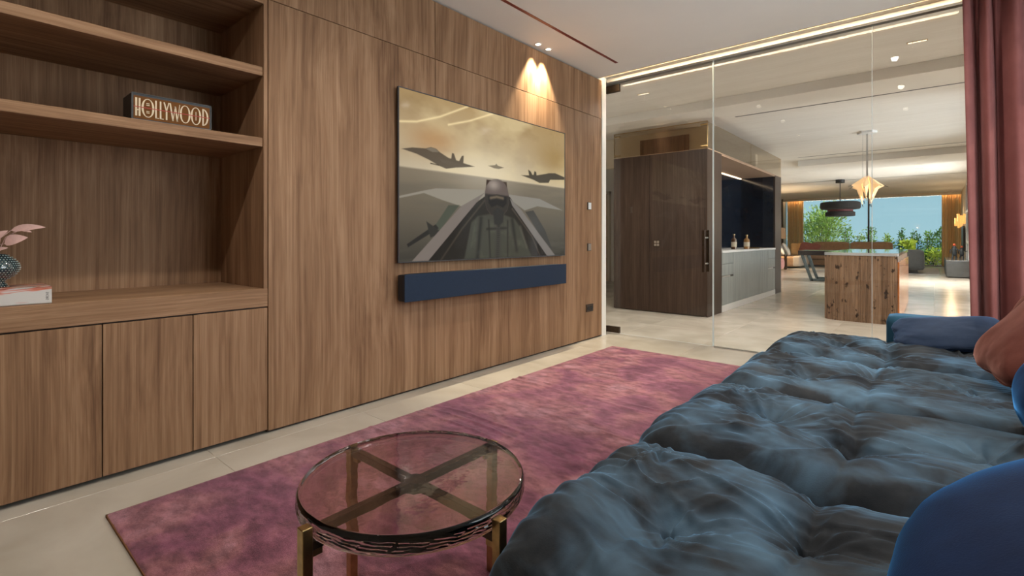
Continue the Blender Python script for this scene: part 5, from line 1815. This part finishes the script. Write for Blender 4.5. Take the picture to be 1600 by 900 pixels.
FIG = plain('mottled_bronze_figure', (0.05, 0.06, 0.07), 0.4, 0.3, var=0.5, scale=40)
CAP = plain('orange_red_cap', (0.60, 0.11, 0.04), 0.5)
for (fx, fy, s_, lab) in ((0.44, 19.3, 1.0, 'larger dark statuette with orange red head on the sideboard'), (0.62, 19.9, 0.85, 'smaller dark statuette with red head behind the larger one')):
    t = thing('statuette', (fx, fy, 0.49), lab, 'statuette', 'statuettes on the sideboard')
    bd_ = MB()
    bd_.lathe([(0.03, 0.16), (0.075, 0.20), (0.085, 0.28), (0.07, 0.36), (0.085, 0.45), (0.06, 0.52), (0.03, 0.56)], (fx, fy, 0.4905), 12)
    shrink(bd_.build('torso', FIG, t, smooth=60), 0, 0.72 * s_)
    shrink(MB().lathe([(0.0001, 0.54), (0.04, 0.56), (0.052, 0.60), (0.04, 0.645), (0.0001, 0.66)], (fx, fy, 0.4905), 12).build('head', CAP, t, smooth=60), 0, 0.72 * s_)
    for dx in (-0.05, 0.05):
        shrink(MB().tube([(fx + dx * .6, fy, 0.68), (fx + dx * 1.2, fy, 0.58), (fx + dx * 1.1, fy, 0.4905)], [0.035, 0.03, 0.026], 8).build('leg', FIG, t, smooth=60), 0, 0.72 * s_)
    shrink(MB().tube([(fx + .06, fy, 0.93), (fx + .14, fy, 0.86), (fx + .20, fy, 0.90)], [0.026, 0.022, 0.018], 8).build('arm', FIG, t, smooth=60), 0, 0.72 * s_)
    shrink(MB().tube([(fx - .06, fy, 0.93), (fx - .13, fy, 0.84), (fx - .12, fy, 0.74)], [0.026, 0.022, 0.018], 8).build('arm', FIG, t, smooth=60), 0, 0.72 * s_)
# wall lights and a wall panel
AMB = plain('amber_lit_glass', (0.85, 0.50, 0.16), 0.4, emit=(1.0, 0.52, 0.14), estr=0.8)
for (sy, sz, w, lab) in ((21.2, 1.72, 0.11, 'nearer amber glass wall lamp over the sideboard'), (23.6, 1.66, 0.10, 'further amber glass wall lamp over the sideboard')):
    t = thing('wall_lamp', (XH, sy, sz), lab, 'wall lamp', 'amber wall lamps')
    B(XH - 0.03, XH, sy - 0.05, sy + 0.05, sz - 0.10, sz + 0.10).build('back_plate', BRONZE, t)
    for (dx, h0, h1) in ((0.05, -0.15, 0.16), (0.12, -0.18, 0.12), (0.19, -0.11, 0.17)):
        B(XH - dx - 0.06, XH - dx, sy - w, sy + w, sz + h0, sz + h1, bev=0.006).build('glass_tube', AMB, t)
    bulb(t, (XH - 0.36, sy, sz + 0.1), 14)
tvs = thing('wall_screen', (XH, 22.3, 1.0), 'black wall mounted screen above the sideboard', 'screen')
B(XH - 0.10, XH - 0.06, 21.5, 23.0, 0.72, 1.52, bev=0.006).build('panel', BLACK, tvs)
B(XH - 0.06, XH, 22.0, 22.5, 0.95, 1.3).build('wall_bracket', BLACK, tvs)
struct('trim_8', B(XH - 0.02, XH, 21.2, 25.5, 0, ZC), CREAM, 'cream wall lining behind the sideboard lamps')

# ================================================================== GARDEN AND SEA
struct('ground', B(-40, 40, 26.3, 60, -0.6, -0.12), plain('garden_soil', (0.10, 0.09, 0.05), 0.9, var=0.3, scale=3), 'planted ground outside the sea window')
struct('terrace', B(-12, 8, 26.3, 27.4, -0.12, -0.02), plain('terrace_stone', (0.30, 0.20, 0.13), 0.8, var=0.1), 'narrow brown stone terrace outside the sea window')
sea_o = MB().box(-9000, 9000, 400, 16000, -60.5, -60)
sm_ = plain('sea_water', (0.13, 0.30, 0.38), 0.35, var=0.12, scale=0.01)
struct('sea', sea_o, sm_, 'calm pale blue sea reaching the horizon')
struct('hillside', MB().box(-300, 300, 60, 420, -70, -8), plain('distant_scrub', (0.10, 0.16, 0.06), 0.9, var=0.4, scale=0.2), 'green slope falling to the sea')


def leafmat(name, c):
    m = plain(name, c, 0.55, var=0.45, scale=5.0, spec=0.3)
    return m


LG = [leafmat('leaf_mid_green', (0.24, 0.47, 0.06)), leafmat('leaf_yellow_green', (0.55, 0.70, 0.08)), leafmat('leaf_dark_green', (0.13, 0.32, 0.07)), leafmat('leaf_silver_green', (0.42, 0.62, 0.13))]
BARK = plain('grey_bark', (0.12, 0.09, 0.065), 0.9, var=0.3, scale=20)


def plant(x, y, z0, h, rad, n, ls, mat, lab, name, seed, stems=4, narrow=1.0, lean=(0, 0), wide_top=0.6, thin=0.28):
    r_ = np.random.default_rng(seed)
    t = thing(name, (x, y, z0), lab, 'tree' if 'tree' in name else 'shrub', 'garden plants outside the sea window')
    st_ = MB()
    tips_ = []
    for k in range(stems):
        a = r_.uniform(0, 6.28)
        rr_ = rad * r_.uniform(0.1, 0.8)
        top = Vector((x + lean[0] + rr_ * math.cos(a), y + lean[1] + rr_ * math.sin(a), z0 + h * r_.uniform(0.65, 0.98)))
        b0 = Vector((x + 0.03 * math.cos(a), y + 0.03 * math.sin(a), z0))
        md = b0.lerp(top, 0.5) + Vector((0, 0, 0.1 * h))
        st_.tube([b0, md, top], [0.02 * h / 2 + 0.006, 0.012 * h / 2 + 0.004, 0.004], 6)
        tips_.append((b0, md, top))
    st_.build('branches', BARK, t, smooth=60)['kind'] = 'stuff'
    V_ = []
    F_ = []
    for i in range(n):
        b0, md, top = tips_[r_.integers(0, stems)]
        q = r_.uniform(0.22, 1.02) ** 0.8
        p = (1 - q) ** 2 * b0 + 2 * q * (1 - q) * md + q * q * top
        sp = rad * (0.25 + wide_top * math.sin(math.pi * min(1, q)) ** 0.7)
        d = Vector(r_.normal(size=3))
        p = p + d * sp * 0.42
        if p.z < z0:
            p.z = z0 + 0.02
        l = ls * r_.uniform(0.6, 1.3)
        u_ = Vector((d.x, d.y, abs(d.z) + r_.uniform(-0.2, 0.9))).normalized()
        s_ = u_.cross(Vector(r_.normal(size=3))).normalized() * l * thin
        o_ = len(V_)
        V_ += [p, p + u_ * l * .5 + s_, p + u_ * l, p + u_ * l * .5 - s_]
        F_.append((o_, o_ + 1, o_ + 2, o_ + 3))
    MB().add(V_, F_).build('foliage', mat, t, fix=False)['kind'] = 'stuff'


plant(-4.45, 29.5, -0.12, 2.75, 1.0, 5200, 0.15, LG[3], 'airy willow like tree outside the left part of the sea window', 'garden_tree', 1, 9, wide_top=0.75, thin=0.16)
spots = [(-3.25, 28.8, 1.75, .24, 420, 0, 'slim upright shrub just right of the willow like tree'), (-2.75, 29.3, 1.75, .22, 260, 3, 'thin pale shrub left of the window mullion'),
         (-2.28, 28.8, 1.80, .28, 420, 0, 'bushy shrub just left of the window mullion'), (-1.66, 28.8, 1.72, .34, 420, 3, 'round pale shrub above the sofa back'),
         (-1.18, 28.9, 1.75, .20, 320, 2, 'slim dark shrub beside the round pale one'), (-0.90, 28.6, 1.15, .24, 110, 1, 'broad leaved bright green plant left of the armchair'),
         (-0.60, 28.9, 1.85, .22, 300, 2, 'tall thin dark shrub above the armchair'), (-0.22, 28.8, 1.80, .32, 430, 0, 'tall leafy shrub above the armchair right edge'),
         (0.28, 28.7, 1.75, .30, 430, 2, 'tall dark shrub beside the right linen curtain'), (0.0, 28.2, 0.75, .40, 560, 1, 'low yellow green bush right of the armchair'),
         (-0.40, 28.3, 0.70, .40, 600, 2, 'low dark bush behind the armchair'), (0.42, 28.1, 0.72, .36, 600, 1, 'low yellow green bush by the right curtain')]
for i, (x, y, h, rd, n_, mi, lab) in enumerate(spots):
    big = i == 5
    plant(x, y, -0.12, h, rd, n_, 0.24 if big else 0.10, LG[mi], lab, 'garden_shrub', 40 + i, 3 if h > 0.8 else 7, thin=0.34 if big else 0.26)
